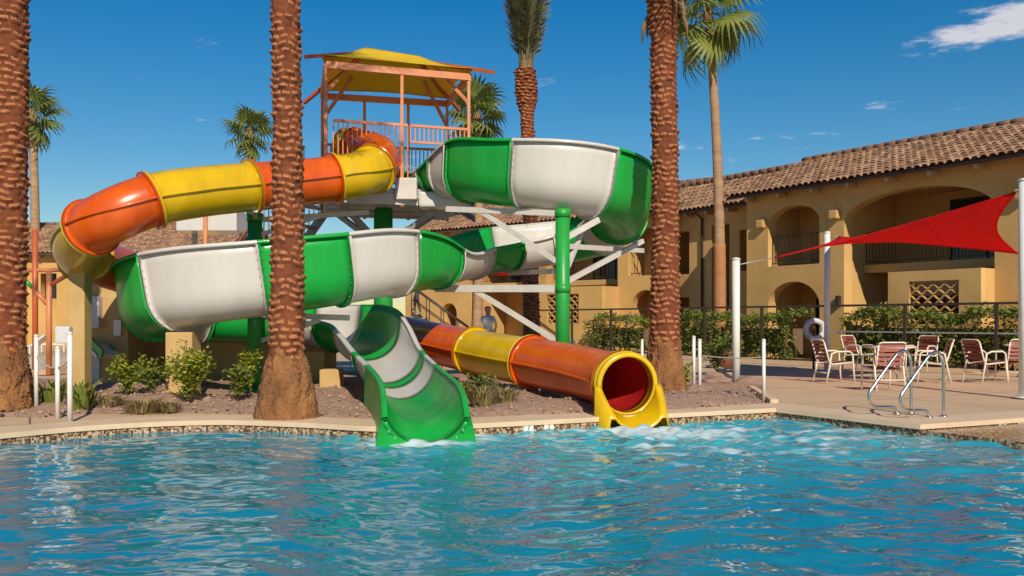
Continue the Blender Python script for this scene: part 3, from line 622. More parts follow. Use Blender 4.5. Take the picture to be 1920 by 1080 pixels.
def flume():
    ctrl = [((px - 960) * d / F, d, z, hl, hr) for px, d, z, hl, hr in FL]
    s, A = resample(catmull(ctrl, 14), .09); P = A[:, :3]; T, Lr, U = lateral(P); T = T.copy()
    Lr = Lr * np.interp(s, [s[-1] - 5.0, s[-1] - 2.5], [1, .87])[:, None]      # the run-out chute is narrower
    # slide is banked a little towards the inside of its curves
    root = thing('water_slide', (ctrl[4][0], ctrl[4][1], 0), 'open water slide of alternating green and white troughs', 'slide')
    # section joints: (control index, colour)
    dl = np.r_[0, np.cumsum(np.linalg.norm(np.diff(catmull(ctrl, 14)[:, :3], axis=0), axis=1))]
    cp = lambda i: dl[int(round(min(i * 14, len(dl) - 1)))]
    J = [(0, 'g'), (.7, 'w'), (1.0, 'g'), (1.4, 'w'), (1.9, 'g'), (3.3, 'w'), (4.78, 'g'), (7.4, 'w'), (8.4, 'g'), (9.7, 'w'), (10.9, 'g'), (12.05, 'w'), (13.35, 'g'), (14.65, 'w'), (15.82, 'g'), (17.1, 'w'), (18.82, 'g'), (20.7, 'w'), (22.3, 'g'), (24.3, 'w'), (25.15, 'g'), (26.6, 'w'), (28.15, 'g'), (28.4, 'w'), (29.1, 'g'), (len(FL) - 1, None)]
    for (a, c), (b, _) in zip(J, J[1:]):
        s0, s1 = cp(a), cp(b); last = b == len(FL) - 1
        ss = np.linspace(s0 + .004, s1 - .004, max(3, int((s1 - s0) / .1) + 1)); g = lambda arr: np.stack([np.interp(ss, s, arr[:, k]) for k in range(arr.shape[1])], 1)
        p, lr, u, hh = g(P), g(Lr), g(U), g(A[:, 3:5])
        m = 'green_gel' if c == 'g' else 'white_gel'
        profs = [trough(h[0], h[1], .0, .022) for h in hh]
        sec = MB().add(*sweep(p, lr, u, profs)).build('trough_section', m, root)
        for side in (-1, 1):                                 # rounded lip along both rims
            rm = MB(); pr = []
            for h in hh:
                H = h[0] if side < 0 else h[1]; x = half(H, 0)[0][0]
                wdt = .075
                ring = [(x - .012, H - .004), (x - .006, H + .016), (x + wdt * .6, H + .018), (x + wdt, H + .002), (x + wdt, H - .045), (x + wdt - .016, H - .045), (x + wdt - .018, H - .012), (x + .02, H - .02)]
                pr.append([(side * a_, b_) for a_, b_ in ring])
            rm.add(*sweep(p, lr, u, pr, cap=False)); rm.build('rim', m, sec)
        for e in (0, -1):                                    # bolted joint flanges, proud of the trough
            fl = MB()
            st = .03 if e == 0 else -.03; pp = np.stack([p[e], p[e] + T[np.argmin(abs(s - ss[e]))] * st]); hl, hr = hh[e]
            fl.add(*sweep(pp, np.stack([lr[e]] * 2), np.stack([u[e]] * 2), [trough(hl - .05, hr - .05, .018, .075)] * 2))
            if True:
                prof = trough(hl - .08, hr - .08, .05, .05); prof = prof[:len(prof) // 2]
                q = np.array(prof); dd = np.r_[0, np.cumsum(np.linalg.norm(np.diff(q, axis=0), axis=1))]
                for x in np.arange(.06, dd[-1], .13):
                    a_, b_ = np.interp(x, dd, q[:, 0]), np.interp(x, dd, q[:, 1]); c0 = Vector(p[e] + lr[e] * a_ + u[e] * b_); t_ = Vector(T[np.argmin(abs(s - ss[e]))])
                    fl.cyl(c0 - t_ * .042, c0 + t_ * .042, .008, n=6, mi=1)
            fl.build('joint_flange', [m, 'galv'], sec)
        if last:                                             # flared end piece standing in the water
            for side in (-1, 1):
                sk = MB(); vs = []
                for i in range(len(p)):
                    q = i / (len(p) - 1); H = hh[i][0]; x = half(H, 0)[0][0] + .07
                    top = p[i] + lr[i] * side * x + u[i] * (H + .0); zt = top[2]; out = .02 + .10 * q ** 2
                    for k in range(6):
                        w_ = k / 5; pt = top + lr[i] * side * (out * w_ ** .7); vs.append((pt[0], pt[1], zt + (min(-.34, zt - .3) - zt) * w_))
                f = [(i * 6 + k, i * 6 + 6 + k, i * 6 + 7 + k, i * 6 + 1 + k) for i in range(len(p) - 1) for k in range(5)]
                sk.add(vs, f)
                # front face of the skirt
                e = len(p) - 1; inn = half(hh[e][0], 0); b0 = [Vector(vs[e * 6 + k]) for k in range(6)]; zz = [v.z for v in b0]
                uu = [max(.0, np.interp(z - p[e][2], [v for _, v in inn][::-1], [x for x, _ in inn][::-1])) if z > p[e][2] else 0 for z in zz]
                fr = [Vector(p[e] + lr[e] * side * x_) for x_ in uu]; fr = [Vector((v.x, v.y, z)) for v, z in zip(fr, zz)]
                sk.add(b0 + fr, [(k, k + 1, 7 + k, 6 + k) for k in range(5)], 0, False)
                sk.build('end_skirt', m, sec)
    return root
flume()

TU = [ # px, distance, z of the tube axis
 (650, 18.3, 4.72), (684, 18.0, 4.66), (708, 17.3, 4.42), (704, 16.6, 4.10), (676, 16.15, 3.90), (630, 15.9, 3.78), (555, 15.5, 3.64), (470, 15.0, 3.50), (380, 14.4, 3.34), (290, 13.85, 3.14), (210, 13.6, 2.86), (162, 13.9, 2.64), (152, 14.7, 2.40),
 (188, 15.6, 2.28), (246, 16.5, 2.14), (330, 17.5, 1.80), (430, 18.4, 1.58), (540, 19.2, 1.38), (650, 19.4, 1.18), (745, 18.7, 1.0), (815, 17.7, .85), (880, 16.7, .74), (942, 15.7, .66), (1002, 14.85, .60), (1075, 13.9, .53), (1140, 13.05, .45), (1174, 12.45, .415)]
RT = .40
def tube_slide():
    ctrl = [((px - 960) * d / F, d, z) for px, d, z in TU]; cm = catmull(ctrl, 14); s, P = resample(cm, .07); T, Lr, U = lateral(P)
    dl = np.r_[0, np.cumsum(np.linalg.norm(np.diff(cm, axis=0), axis=1))]; cp = lambda i: dl[int(round(min(i * 14, len(dl) - 1)))]
    root = thing('tube_slide', (ctrl[7][0], ctrl[7][1], 0), 'closed tube water slide in orange and yellow rings', 'slide')
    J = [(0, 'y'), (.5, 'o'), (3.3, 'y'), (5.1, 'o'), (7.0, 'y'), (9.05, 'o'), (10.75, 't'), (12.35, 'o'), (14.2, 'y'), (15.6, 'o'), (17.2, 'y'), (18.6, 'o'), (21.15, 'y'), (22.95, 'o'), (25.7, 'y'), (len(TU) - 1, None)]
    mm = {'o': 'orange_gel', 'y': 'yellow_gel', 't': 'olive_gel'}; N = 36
    circ = lambda r: [(r * math.cos(2 * math.pi * j / N), r * math.sin(2 * math.pi * j / N)) for j in range(N)]
    def shell(p, lr, u, r0, r1):
        v1, f1 = sweep(p, lr, u, [circ(r1)] * len(p), cap=False); v0, f0 = sweep(p, lr, u, [circ(r0)] * len(p), cap=False)
        o = len(v1); f = f1 + [tuple(i + o for i in reversed(q)) for q in f0]
        for b in (0, (len(p) - 1) * N): f += [(b + j, b + (j + 1) % N, o + b + (j + 1) % N, o + b + j) for j in range(N)]
        return v1 + v0, f
    for (a, c), (b, _) in zip(J, J[1:]):
        s0, s1 = cp(a), cp(b); ss = np.linspace(s0 + .004, s1 - .004, max(3, int((s1 - s0) / .09) + 1)); g = lambda arr: np.stack([np.interp(ss, s, arr[:, k]) for k in range(3)], 1)
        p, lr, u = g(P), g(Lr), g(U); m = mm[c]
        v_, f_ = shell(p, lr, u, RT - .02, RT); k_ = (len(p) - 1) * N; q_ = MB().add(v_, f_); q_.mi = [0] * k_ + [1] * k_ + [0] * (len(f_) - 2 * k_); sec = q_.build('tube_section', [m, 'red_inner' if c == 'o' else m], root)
        for side in (-1, 1):                                 # moulded seam along both sides, half-way up
            sm = MB(); sm.add(*sweep(p, lr, u, [[(side * (RT - .005), .03), (side * (RT + .035), .03), (side * (RT + .035), .012), (side * (RT + .035), -.006), (side * (RT - .005), -.006)]] * len(p), cap=False))
            sm.build('seam', m, sec)
        for e in (0, -1):
            fl = MB(); t_ = T[np.argmin(abs(s - ss[e]))]; pp = np.stack([p[e], p[e] + t_ * (.03 if e == 0 else -.03)]); fl.add(*shell(pp, np.stack([lr[e]] * 2), np.stack([u[e]] * 2), RT - .01, RT + .058)); fl.build('joint_flange', m, sec)
    # mouth: broad ring, open lip, two feet down into the water
    p, t_, lr, u = Vector(P[-1]), Vector(T[-1]), Vector(Lr[-1]), Vector(U[-1]); q = MB()
    rg = []
    for (dt, r) in ((0, .41), (0, .445), (.05, .45), (.075, .43), (.075, .385), (.0, .38)): rg.append((dt, r))
    vs = []
    for (dt, r) in rg: vs += [p + t_ * dt + lr * (r * math.cos(2 * math.pi * j / N)) + u * (r * math.sin(2 * math.pi * j / N)) for j in range(N)]
    k = len(rg); q.add(vs, [(i * N + j, i * N + (j + 1) % N, ((i + 1) % k) * N + (j + 1) % N, ((i + 1) % k) * N + j) for i in range(k) for j in range(N)])
    mouth = q.build('tube_mouth', 'yellow_gel', root)
    lip = MB(); rows = 9; prof = []
    for i in range(rows):
        w_ = i / (rows - 1); c = p + t_ * (.06 + .40 * w_) - UP * (.15 * w_ ** 1.6); top = .02 - .26 * w_ ** .8; ring = []
        ang0 = math.asin(max(-.95, top / .40)); K = 16
        for j in range(K + 1):
            an = math.pi - ang0 + (math.pi + 2 * ang0) * j / K; ring.append(c + lr * (.40 * math.cos(an)) + UP * (.40 * math.sin(an)))
        for j in (K, 0): pass
        l_out = []
        for sgn, e in ((-1, ring[0]), (1, ring[-1])):
            l_out.append((e + lr * sgn * .085, Vector((e.x, e.y, -.36)) + lr * sgn * (.10 + .06 * w_)))
        full = [l_out[0][1], l_out[0][0]] + ring + [l_out[1][0], l_out[1][1]]; prof.append(full)
    n = len(prof[0]); lip.add([v for r_ in prof for v in r_], [(i * n + j, i * n + j + 1, (i + 1) * n + j + 1, (i + 1) * n + j) for i in range(rows - 1) for j in range(n - 1)])
    o = lip.build('splash_lip', 'yellow_gel', mouth); so_ = o.modifiers.new('thick', 'SOLIDIFY'); so_.thickness = .03
tube_slide()

# steel that carries the slides
def support(name, label, base, top, r, m='green_steel', arms=(), cat='column'):
    root = thing(name, (base[0], base[1], 0), label, cat)
    z0 = bed_z(base[0], base[1]) - .05
    mb = MB(); mb.cyl((base[0], base[1], z0), (base[0], base[1], top), r, n=20); mb.build('pole', m, root)
    mb = MB(); mb.cyl((base[0], base[1], z0), (base[0], base[1], z0 + .09), r * 1.7, n=20)
    for k in range(8): mb.cyl((base[0] + r * 1.4 * math.cos(k * .785), base[1] + r * 1.4 * math.sin(k * .785), z0 + .08), (base[0] + r * 1.4 * math.cos(k * .785), base[1] + r * 1.4 * math.sin(k * .785), z0 + .14), .02, n=6)
    mb.build('base_plate', m, root)
    done = []
    for (a, b, th, mm_) in arms:
        q = MB(); q.bar(a, b, th * .8, th); q.build('arm', mm_, root)
        c = Vector((base[0], base[1], (a[2]))); 
        if (Vector(a) - c).length < .8 and all(abs(c.z - z_) > 1.1 for z_ in done):
            done.append(c.z); q = MB(); q.cyl(c - UP * .07, c + UP * .07, r * 1.12, n=20); q.build('collar', m, root)
    return root
ca = at(1055, 0, 15.7); cz = lambda py, d=15.7: CAM_H + (HOR - py) * d / F
col = (ca.x, ca.y)
V3 = lambda px, py, d: at(px, py, d)
support('slide_column', 'green steel column with white arms under the upper loop of the open slide', col, 3.16, .125, arms=[
    (at(1048, 541, 15.7), at(818, 541, 17.0), .13, 'white_steel'), (at(1046, 640, 15.7), at(893, 546, 16.55), .085, 'white_steel'),
    (at(1046, 400, 15.7), at(838, 392, 16.9), .10, 'white_steel'), (at(1044, 490, 15.7), at(905, 398, 16.5), .085, 'white_steel'),
    (at(1064, 444, 15.7), at(1122, 412, 16.0), .10, 'white_steel'), (at(1064, 527, 15.7), at(1205, 452, 17.3), .085, 'white_steel'), (at(1064, 462, 15.7), at(1205, 470, 18.4), .09, 'white_steel'),
    (at(1064, 500, 15.7), at(1095, 425, 16.2), .085, 'white_steel'), (at(1046, 508, 15.7), at(955, 512, 18.4), .09, 'white_steel')])
cb = at(478, 0, 15.75); support('slide_column', 'green steel column between the tube slide and the left palm trunk of the bed', (cb.x, cb.y), 3.0, .125, arms=[
    (at(478, 408, 15.75), at(478, 392, 14.9), .1, 'white_steel'), (at(488, 412, 15.75), at(690, 398, 17.2), .09, 'white_steel'), (at(488, 440, 15.75), at(600, 405, 16.2), .08, 'white_steel'),
    (at(488, 590, 15.75), at(655, 596, 15.7), .10, 'white_steel'), (at(488, 640, 15.75), at(600, 600, 15.6), .08, 'white_steel')])
cc = at(1178, 0, 17.3); 
# stucco piers below the slides
def pier(px, d, wd, top, label):
    c = at(px, 0, d); z0 = bed_z(c.x, c.y) - .1; o = MB().box((c.x, c.y, (z0 + top) / 2), (wd, wd, top - z0), bev=.02).build('pier', 'pier'); tag(o, label, 'pier')
pier(344, 14.35, .42, 1.11, 'tan stucco pier under the left bend of the open slide')
pier(150, 14.6, .27, 2.08, 'tall tan stucco pier under the left bend of the tube slide')
pier(622, 15.9, .36, .44, 'short tan stucco footing beside the open slide chute')
pier(592, 16.9, .42, .72, 'squat tan stucco block behind the chute and middle palm')

# ------------------------------------------------------------------ the start tower
def tower():
    root = thing('slide_tower', (-2.5, 18.5, 0), 'slide start tower with orange frame and yellow fabric canopy', 'tower')
    FLc, FRc, BLc, BRc = Vector((-3.53, 17.2, 0)), Vector((-.86, 18.1, 0)), Vector((-4.1, 19.6, 0)), Vector((-1.45, 20.3, 0))
    DZ = 3.86; BZ = 6.08
    P = lambda u, v, z: FLc.lerp(FRc, u).lerp(BLc.lerp(BRc, u), v) + UP * z
    mb = MB(); mb.prism([P(-.02, -.02, 0), P(1.02, -.02, 0), P(1.02, 1.02, 0), P(-.02, 1.02, 0)], DZ - .12, DZ); dk = mb.build('deck', 'galv', root)
    for v in (.0, .33, .66, 1.0): MB().bar(P(0, v, DZ - .22), P(1, v, DZ - .22), .1, .2).build('deck_beam', 'white_steel', root)
    for (u, v) in ((.1, .05), (.8, .05), (.1, .8), (.85, .8)): MB().bar(P(.42, .35, 2.75), P(u, v, DZ - .3), .1, .1).build('strut', 'galv', root)
    for (u, v, r, m) in ((.42, .35, .19, 'green_steel'),):
        q = MB(); a = P(u, v, .0); q.cyl(a, a + UP * (DZ - .3), r, n=18); q.build('column', m, root)
    mb = MB(); a = P(.55, -.02, DZ - .12); mb.box(a + UP * .1, (.42, .3, .42), bev=.02); mb.build('junction_box', 'white_steel', root)
    posts = [(0, 0), (.52, 0), (1, 0), (0, 1), (.33, 1), (.68, 1), (1, 1)]
    for (u, v) in posts: MB().bar(P(u, v, DZ - .35), P(u, v, BZ + (.0 if v < .5 else -.02)), .058, .058).build('canopy_post', 'orange_steel', root)
    for (a, b) in (((0, 0), (1, 0)), ((0, 1), (1, 1)), ((0, 0), (0, 1)), ((1, 0), (1, 1))):
        MB().bar(P(*a, BZ + .06), P(*b, BZ + .06), .09, .13).build('canopy_beam', 'orange_steel', root)
    r0, r1 = P(.30, .5, BZ + .72), P(.70, .5, BZ + .64)
    ext = lambda c, r, k: r.lerp(c, k)
    for (u, v, r) in ((0, 0, r0), (0, 1, r0), (1, 0, r1), (1, 1, r1)):
        MB().bar(r, ext(P(u, v, BZ + .24), r, 1.46), .07, .07).build('hip_rafter', 'deep_orange_steel', root)
        c = P(u, v, BZ - .45); MB().bar(c, P(abs(u - .22), abs(v - .22), BZ + .38), .06, .06).build('knee_brace', 'orange_steel', root)
    MB().bar(r0, r1, .085, .085).build('ridge_beam', 'deep_orange_steel', root)
    # tensioned fabric: four panels curving inwards along the edges
    c4 = [P(-.04, -.07, BZ + .10), P(1.04, -.07, BZ + .10), P(1.04, 1.07, BZ + .10), P(-.04, 1.07, BZ + .10)]
    for (a, b, ra, rb) in ((c4[0], c4[1], r0, r1), (c4[1], c4[2], r1, r1), (c4[2], c4[3], r1, r0), (c4[3], c4[0], r0, r0)):
        q = MB(); n = 12; vs = []
        for i in range(n + 1):
            for j in range(n + 1):
                x, y = i / n, j / n; lo = a.lerp(b, x); hi = ra.lerp(rb, x); p = lo.lerp(hi, y) + UP * (.06 - .06 * math.sin(math.pi * y)) ; mid = (r0 + r1) / 2
                p += (Vector((mid.x, mid.y, p.z)) - p) * (.10 * math.sin(math.pi * x) * (1 - y)) + UP * (.03 * math.sin(math.pi * x) * (1 - y)); vs.append(p + UP * .05)
        q.add(vs, [(i * (n + 1) + j, (i + 1) * (n + 1) + j, (i + 1) * (n + 1) + j + 1, i * (n + 1) + j + 1) for i in range(n) for j in range(n)]); o = q.build('canopy_panel', 'canopy_yellow', root); sd = o.modifiers.new('cloth', 'SOLIDIFY'); sd.thickness = .01
    # guard rails with balusters
    def rail(a, b, h0=.1, h1=1.24, step=.088):
        q = MB(); q.bar(a + UP * h1, b + UP * h1, .05, .05); r = q.build('guard_rail', 'orange_steel', root); MB().bar(a + UP * h0, b + UP * h0, .045, .045).build('bottom_rail', 'orange_steel', r)
        k = max(1, int((b - a).length / step)); me = MB().box((0, 0, 0), (.022, .022, h1 - h0)).mesh('baluster', 'orange_steel')
        for i in range(k + 1): o = obj('baluster', me, r); o.matrix_basis = Matrix.Translation(a.lerp(b, i / k) + UP * (h0 + h1) / 2)
    rail(P(.05, 0, DZ), P(.56, 0, DZ)); rail(P(.58, 0, DZ), P(1, 0, DZ), .92, 1.24); rail(P(0, 1, DZ), P(1, 1, DZ)); rail(P(0, .05, DZ), P(0, .95, DZ)); rail(P(1, .05, DZ), P(1, .95, DZ))
    q = MB(); q.bar(P(.86, .95, DZ + .62), P(.99, .95, DZ + .62), .03, .62); q.build('notice_board', 'canopy_yellow', root)
    # stair up from behind, on the left
    a = P(-.03, .75, DZ); b = a + Vector((-3.1, 1.6, -3.75)); k = 20
    me = MB().box((0, 0, 0), (.3, .9, .04), Matrix.Rotation(math.atan2(1.6, -3.1), 3, 'Z')).mesh('stair_tread', 'galv')
    for i in range(1, k): o = obj('stair_tread', me, root); o.matrix_basis = Matrix.Translation(a.lerp(b, i / k))
    sd = Vector((1.6, 3.1, 0)).normalized() * .48
    for g in (-1, 1):
        q = MB(); q.bar(a + sd * g, b + sd * g, .05, .2); q.build('stair_stringer', 'galv', root)
        rl = a + sd * g, b + sd * g; q = MB(); q.bar(rl[0] + UP * 1.0, rl[1] + UP * 1.0, .045, .045); r = q.build('stair_rail', 'orange_steel', root); me = MB().box((0, 0, 0), (.022, .022, .9)).mesh('baluster', 'orange_steel')
        for i in range(27): o = obj('baluster', me, r); o.matrix_basis = Matrix.Translation(rl[0].lerp(rl[1], i / 26) + UP * .52)
    # entrance of the open slide
    q = MB(); q.box(P(.8, -.06, DZ - .22), (.9, .5, .3), bev=.05); q.build('start_tub', 'white_gel', root)
tower()

# ------------------------------------------------------------------ palms
def np_mesh(name, V, Q, mats, mi=None, smooth=True):
    me = bpy.data.meshes.new(name); me.from_pydata([tuple(v) for v in V], [], [tuple(q) for q in Q])
    for m in mats: me.materials.append(MATS[m])
    if mi is not None: me.polygons.foreach_set('material_index', mi)
    me.polygons.foreach_set('use_smooth', [smooth] * len(Q)); me.update(); return me
mat('boot', (.50, .20, .08), .9, (.27, .085, .03), 14, bump=.6, bscale=70)
def boot_trunk(base, lean, H, prof, seed, top_boots=None, cols=9, rowh=.092):
    """date-palm trunk: spiral rows of cut leaf bases standing out of the bark. prof: [(z, r)]"""
    r = np.random.default_rng(seed); nth = 84; dz = .0165; zs = np.arange(0, H, dz); th = np.linspace(0, 2 * math.pi, nth, endpoint=False)
    Z, TH = np.meshgrid(zs, th, indexing='ij'); Rr = np.interp(Z, [p[0] for p in prof], [p[1] for p in prof])
    row = Z / rowh + .16 * np.sin(TH * 3 + Z * 1.7) + .12 * np.sin(TH * 5 - Z * 4.1) + TH / (2 * math.pi); j = np.floor(row); v = row - j
    u = (TH / (2 * math.pi) * cols + j * .5 + .16 * np.sin(j * 2.1 + seed)); iu = np.floor(u); du = u - iu - .5
    hsh = np.abs(np.sin(j * 12.9898 + iu * 78.233 + seed) * 43758.5453) % 1
    wid = .40 + .12 * hsh
    prot = np.clip(1 - (np.abs(du) / wid) ** 2.4, 0, 1)
    up = np.where(v < .62, v / .62, np.clip((1 - v) / .38, 0, 1) ** .6)            # stub rises outwards, then its cut top
    amp = .010 + .052 * hsh ** 1.4
    if top_boots: amp = amp + np.clip((Z - top_boots) / .6, 0, 1) * .05
    D = amp * prot * up
    zj = Z + .10 * np.sin(TH * 4 + seed) + .07 * np.sin(TH * 9 + 2 * seed)
    low = np.clip((zj - .62) / .5, 0, 1) if prof[0][1] > .3 else np.ones_like(Z)   # no boots on the root mass
    rootn = (1 - low) * (.022 * np.sin(TH * 9 + 3 * np.sin(Z * 7)) * np.sin(Z * 6 + TH * 3) + .012 * np.sin(TH * 31 + 4 * np.sin(Z * 11)) + .008 * r.normal(size=Z.shape))
    RR = Rr + D * low + rootn + .004 * r.normal(size=Z.shape)
    cx = base[0] + lean[0] * Z / H + .015 * np.sin(Z * .9 + seed); cy = base[1] + lean[1] * Z / H
    V = np.stack([cx + RR * np.cos(TH), cy + RR * np.sin(TH), base[2] + Z], -1).reshape(-1, 3); nz = len(zs)
    ii = np.arange(nz * nth).reshape(nz, nth); Q = np.stack([ii[:-1], np.roll(ii[:-1], -1, 1), np.roll(ii[1:], -1, 1), ii[1:]], -1).reshape(-1, 4)
    cut = ((v > .52) & (v < .95) & (prot > .40) & (hsh > .22)).astype(int); mi = cut[:-1].reshape(-1); mi = np.where((low + .35 * (hsh - .5))[:-1].reshape(-1) < .45, 2, mi)
    return np_mesh('trunk', V, Q, ['trunk', 'boot', 'root'], mi.astype(np.int32), True)
def date_frond(Lf=2.6, droop=1.0, pairs=34, seed=1):
    r = random.Random(seed); mb = MB(); path = []
    for i in range(13):
        t = i / 12; path.append(Vector((Lf * (t - .18 * droop * t * t), 0, Lf * (.42 * t - .62 * droop * t * t))))
    mb.tube(path, [.03 - .026 * i / 12 for i in range(13)], 5)
    for k in range(pairs):
        t = .16 + .84 * k / pairs; i = min(11, int(t * 12)); f = t * 12 - i; p = path[i].lerp(path[i + 1], f); d = (path[i + 1] - path[i]).normalized()
        ll = .46 * (1 - .65 * abs(t - .45) ** 1.2) * (1.0 if t < .9 else .7)
        for sd in (-1, 1):
            dirv = (d * .75 + Vector((0, sd, 0)) * .8 + UP * r.uniform(-.05, .35)).normalized(); w = d.cross(dirv).cross(dirv).normalized() * .014; e = p + dirv * ll - UP * .07; m_ = p + dirv * ll * .5
            mb.add([p - w * .5, p + w * .5, m_ + w, e, m_ - w], [(0, 1, 2, 3, 4)], 0, False)
    return mb
def date_palm(label, px, d, py_base, H, prof, lean, seed, tilt, fr_n=26, up_tuft=False, top_boots=None, cols=9, group=None):
    c = at(px, 0, d); base = (c.x, c.y, bed_z(c.x, c.y) - .03); root = thing('date_palm', base, label, 'palm tree', group)
    obj('trunk', boot_trunk(base, lean, H, prof, seed, top_boots, cols), root)
    top = Vector((base[0] + lean[0], base[1] + lean[1], base[2] + H)); rr = random.Random(seed)
    rt = prof[-1][1]; mb = MB(); mb.tube([top - UP * .3, top + UP * .2, top + UP * .55], [rt * .9, rt * .8, .03], 12); crown = mb.build('crown', 'dead_leaf', root)
    mes = [date_frond(2.7, .9, 34, 1).mesh('frond', 'date_leaf'), date_frond(2.4, 1.2, 32, 2).mesh('frond', 'date_leaf')] if not up_tuft else [date_frond(2.3, .22, 36, 3).mesh('frond', 'date_leaf')]
    for k in range(fr_n):
        a = k * 2.39996; q = k / fr_n; el = (R(78) - q * R(105)) if not up_tuft else R(96 - 17 * q)
        o = obj('frond', rr.choice(mes), crown); o.matrix_basis = Matrix.Translation(top + UP * (.25 - .3 * q) + Vector((math.cos(a), math.sin(a), 0)) * rt * .7) @ Matrix.Rotation(a, 4, 'Z') @ Matrix.Rotation(-(el - R(15)), 4, 'Y') @ Matrix.Rotation(rr.uniform(-.5, .5), 4, 'X')
    return root, crown, top
date_palm('thick date palm trunk with bulging root mass at the pool edge, left of the chute', 540, 12.1, 0, 8.6, [(0, .42), (.12, .41), (.45, .34), (.72, .27), (.85, .225), (2.0, .20), (4, .175), (8.6, .17)], (-.05, 0), 11, 0)
date_palm('date palm trunk cut by the left edge of the picture', 8, 12.75, 0, 8.4, [(0, .40), (.3, .36), (.7, .30), (1.0, .26), (3, .24), (8.4, .22)], (.10, 0), 23, 0)
_, cr_, tp_ = date_palm('date palm trunk between the upper slide loop and the stucco building', 1246, 15.3, 0, 8.6, [(0, .37), (.25, .33), (.6, .28), (1.0, .24), (3.5, .20), (6.0, .205), (6.5, .25), (8.6, .27)], (-.0, 0), 37, 0, top_boots=6.3, cols=10)
# dried leaf bases hanging below that crown
for k in range(9):
    a = -1.2 + k * .5; q = MB(); p = tp_ + Vector((math.cos(a) * .26, math.sin(a) * .26, -2.1 - .16 * (k % 3))); q.tube([p + UP * .2, p + Vector((math.cos(a) * .1, math.sin(a) * .1, .02)), p + Vector((math.cos(a) * .12, math.sin(a) * .12, -.25))], [.05, .04, .012], 6); q.build('dead_frond', 'dead_leaf', cr_)
c_, cr2, tp2 = date_palm('dark date palm with fronds tied upright, rising behind the white slide section', 1000, 24.5, 0, 8.1, [(0, .32), (1, .22), (4, .175), (6.9, .165), (7.25, .25), (8.1, .24)], (-.2, 0), 41, 0, fr_n=28, up_tuft=True, top_boots=6.9, cols=8)

def fan_leaf(Rf=.95, seg=26, spread=300, seed=1, pet=.8):
    r = random.Random(seed); mb = MB(); mb.tube([(0, 0, 0), (pet * .6, 0, .03), (pet, 0, 0)], [.022, .016, .012], 5)
    for k in range(seg):
        a = R(-spread / 2 + spread * k / (seg - 1)); ln = Rf * (1 - .28 * abs(k / (seg - 1) - .5) * 2) * r.uniform(.9, 1.06); w0 = R(spread / seg) * .5
        fold = .05 if k % 2 else -.05; pts = []
        for (t, wd, dr) in ((.04, .9, 0), (.55, .95, -.03), (.78, .5, -.12), (1.0, .04, -.36)):
            rad = ln * t; c = Vector((pet + rad * math.cos(a), rad * math.sin(a), dr * Rf * (1 + .7 * r.random()))); sd = Vector((-math.sin(a), math.cos(a), fold)) * (w0 * .55 * ln * wd if t > .1 else .02); pts.append((c - sd, c + sd))
        mb.add([p for q in pts for p in q], [(2 * i, 2 * i + 1, 2 * i + 3, 2 * i + 2) for i in range(3)], 0, False)
    return mb
FANS = [fan_leaf(.95, 26, 290, s).mesh('leaf', 'fan_leaf') for s in (1, 2, 3)]; FANF = [fan_leaf(.95, 18, 290, s).mesh('leaf', 'fan_leaf_far') for s in (4, 5)]
def fan_palm(label, base, top, r0, r1, n, scale, seed, far=False, low=None, group=None):
    base, top = Vector(base), Vector(top); root = thing('fan_palm', base, label, 'palm tree', group); rr = random.Random(seed); k = 60
    path, rad = [], []
    for i in range(k + 1):
        t = i / k; path.append(base.lerp(top, t) + Vector((.12 * math.sin(t * 3.1) * scale, 0, 0))); rad.append((r0 + (r1 - r0) * t) * (1 + .035 * (i % 2)) + (.12 * r0 if t > .95 else 0))
    q = MB(); q.tube(path, rad, 14); tr = q.build('trunk', 'fan_trunk', root)
    if low:
        i0 = int(k * low); q = MB(); q.tube(path[:i0], [x * 1.12 for x in rad[:i0]], 14); q.build('old_leaf_bases', 'fan_trunk_low', root)
    q = MB(); q.tube([top - UP * .25 * scale, top + UP * .25 * scale, top + UP * .6 * scale], [r1 * 1.5, r1 * 1.2, .02], 8); cw = q.build('crown', 'dead_leaf', root)
    for i in range(n):
        a = i * 2.39996 + seed; qv = i / (n - 1); el = R(80) - qv * R(140) + R(rr.uniform(-9, 9)); o = obj('leaf', rr.choice(FANF if far else FANS), cw); s_ = scale * rr.uniform(.85, 1.12)
        o.matrix_basis = Matrix.Translation(top + UP * (.3 - .35 * qv) * scale) @ Matrix.Rotation(a, 4, 'Z') @ Matrix.Rotation(-el, 4, 'Y') @ Matrix.Rotation(rr.uniform(-.5, .5), 4, 'X') @ Matrix.Scale(s_, 4)
b_ = at(1349, 0, 31.5); b_.z = 0; fan_palm('tall slim fan palm rising in front of the set-back stucco wing', b_, at(1328, 28, 31.5), .20, .135, 20, 1.3, 3, low=.36)
b_ = at(62, 0, 50); b_.z = 0; fan_palm('small far fan palm beside the left-edge trunk', b_, at(60, 222, 50), .28, .2, 22, 1.2, 8, True)
b_ = at(478, 0, 55); b_.z = 0; fan_palm('small far fan palm above the yellow part of the tube slide', b_, at(468, 255, 55), .28, .2, 22, 1.1, 14, True)
b_ = at(893, 0, 42); b_.z = 0; fan_palm('fan palm peeking out behind the right side of the slide tower', b_, at(893, 226, 42), .24, .18, 22, 1.12, 21, True)

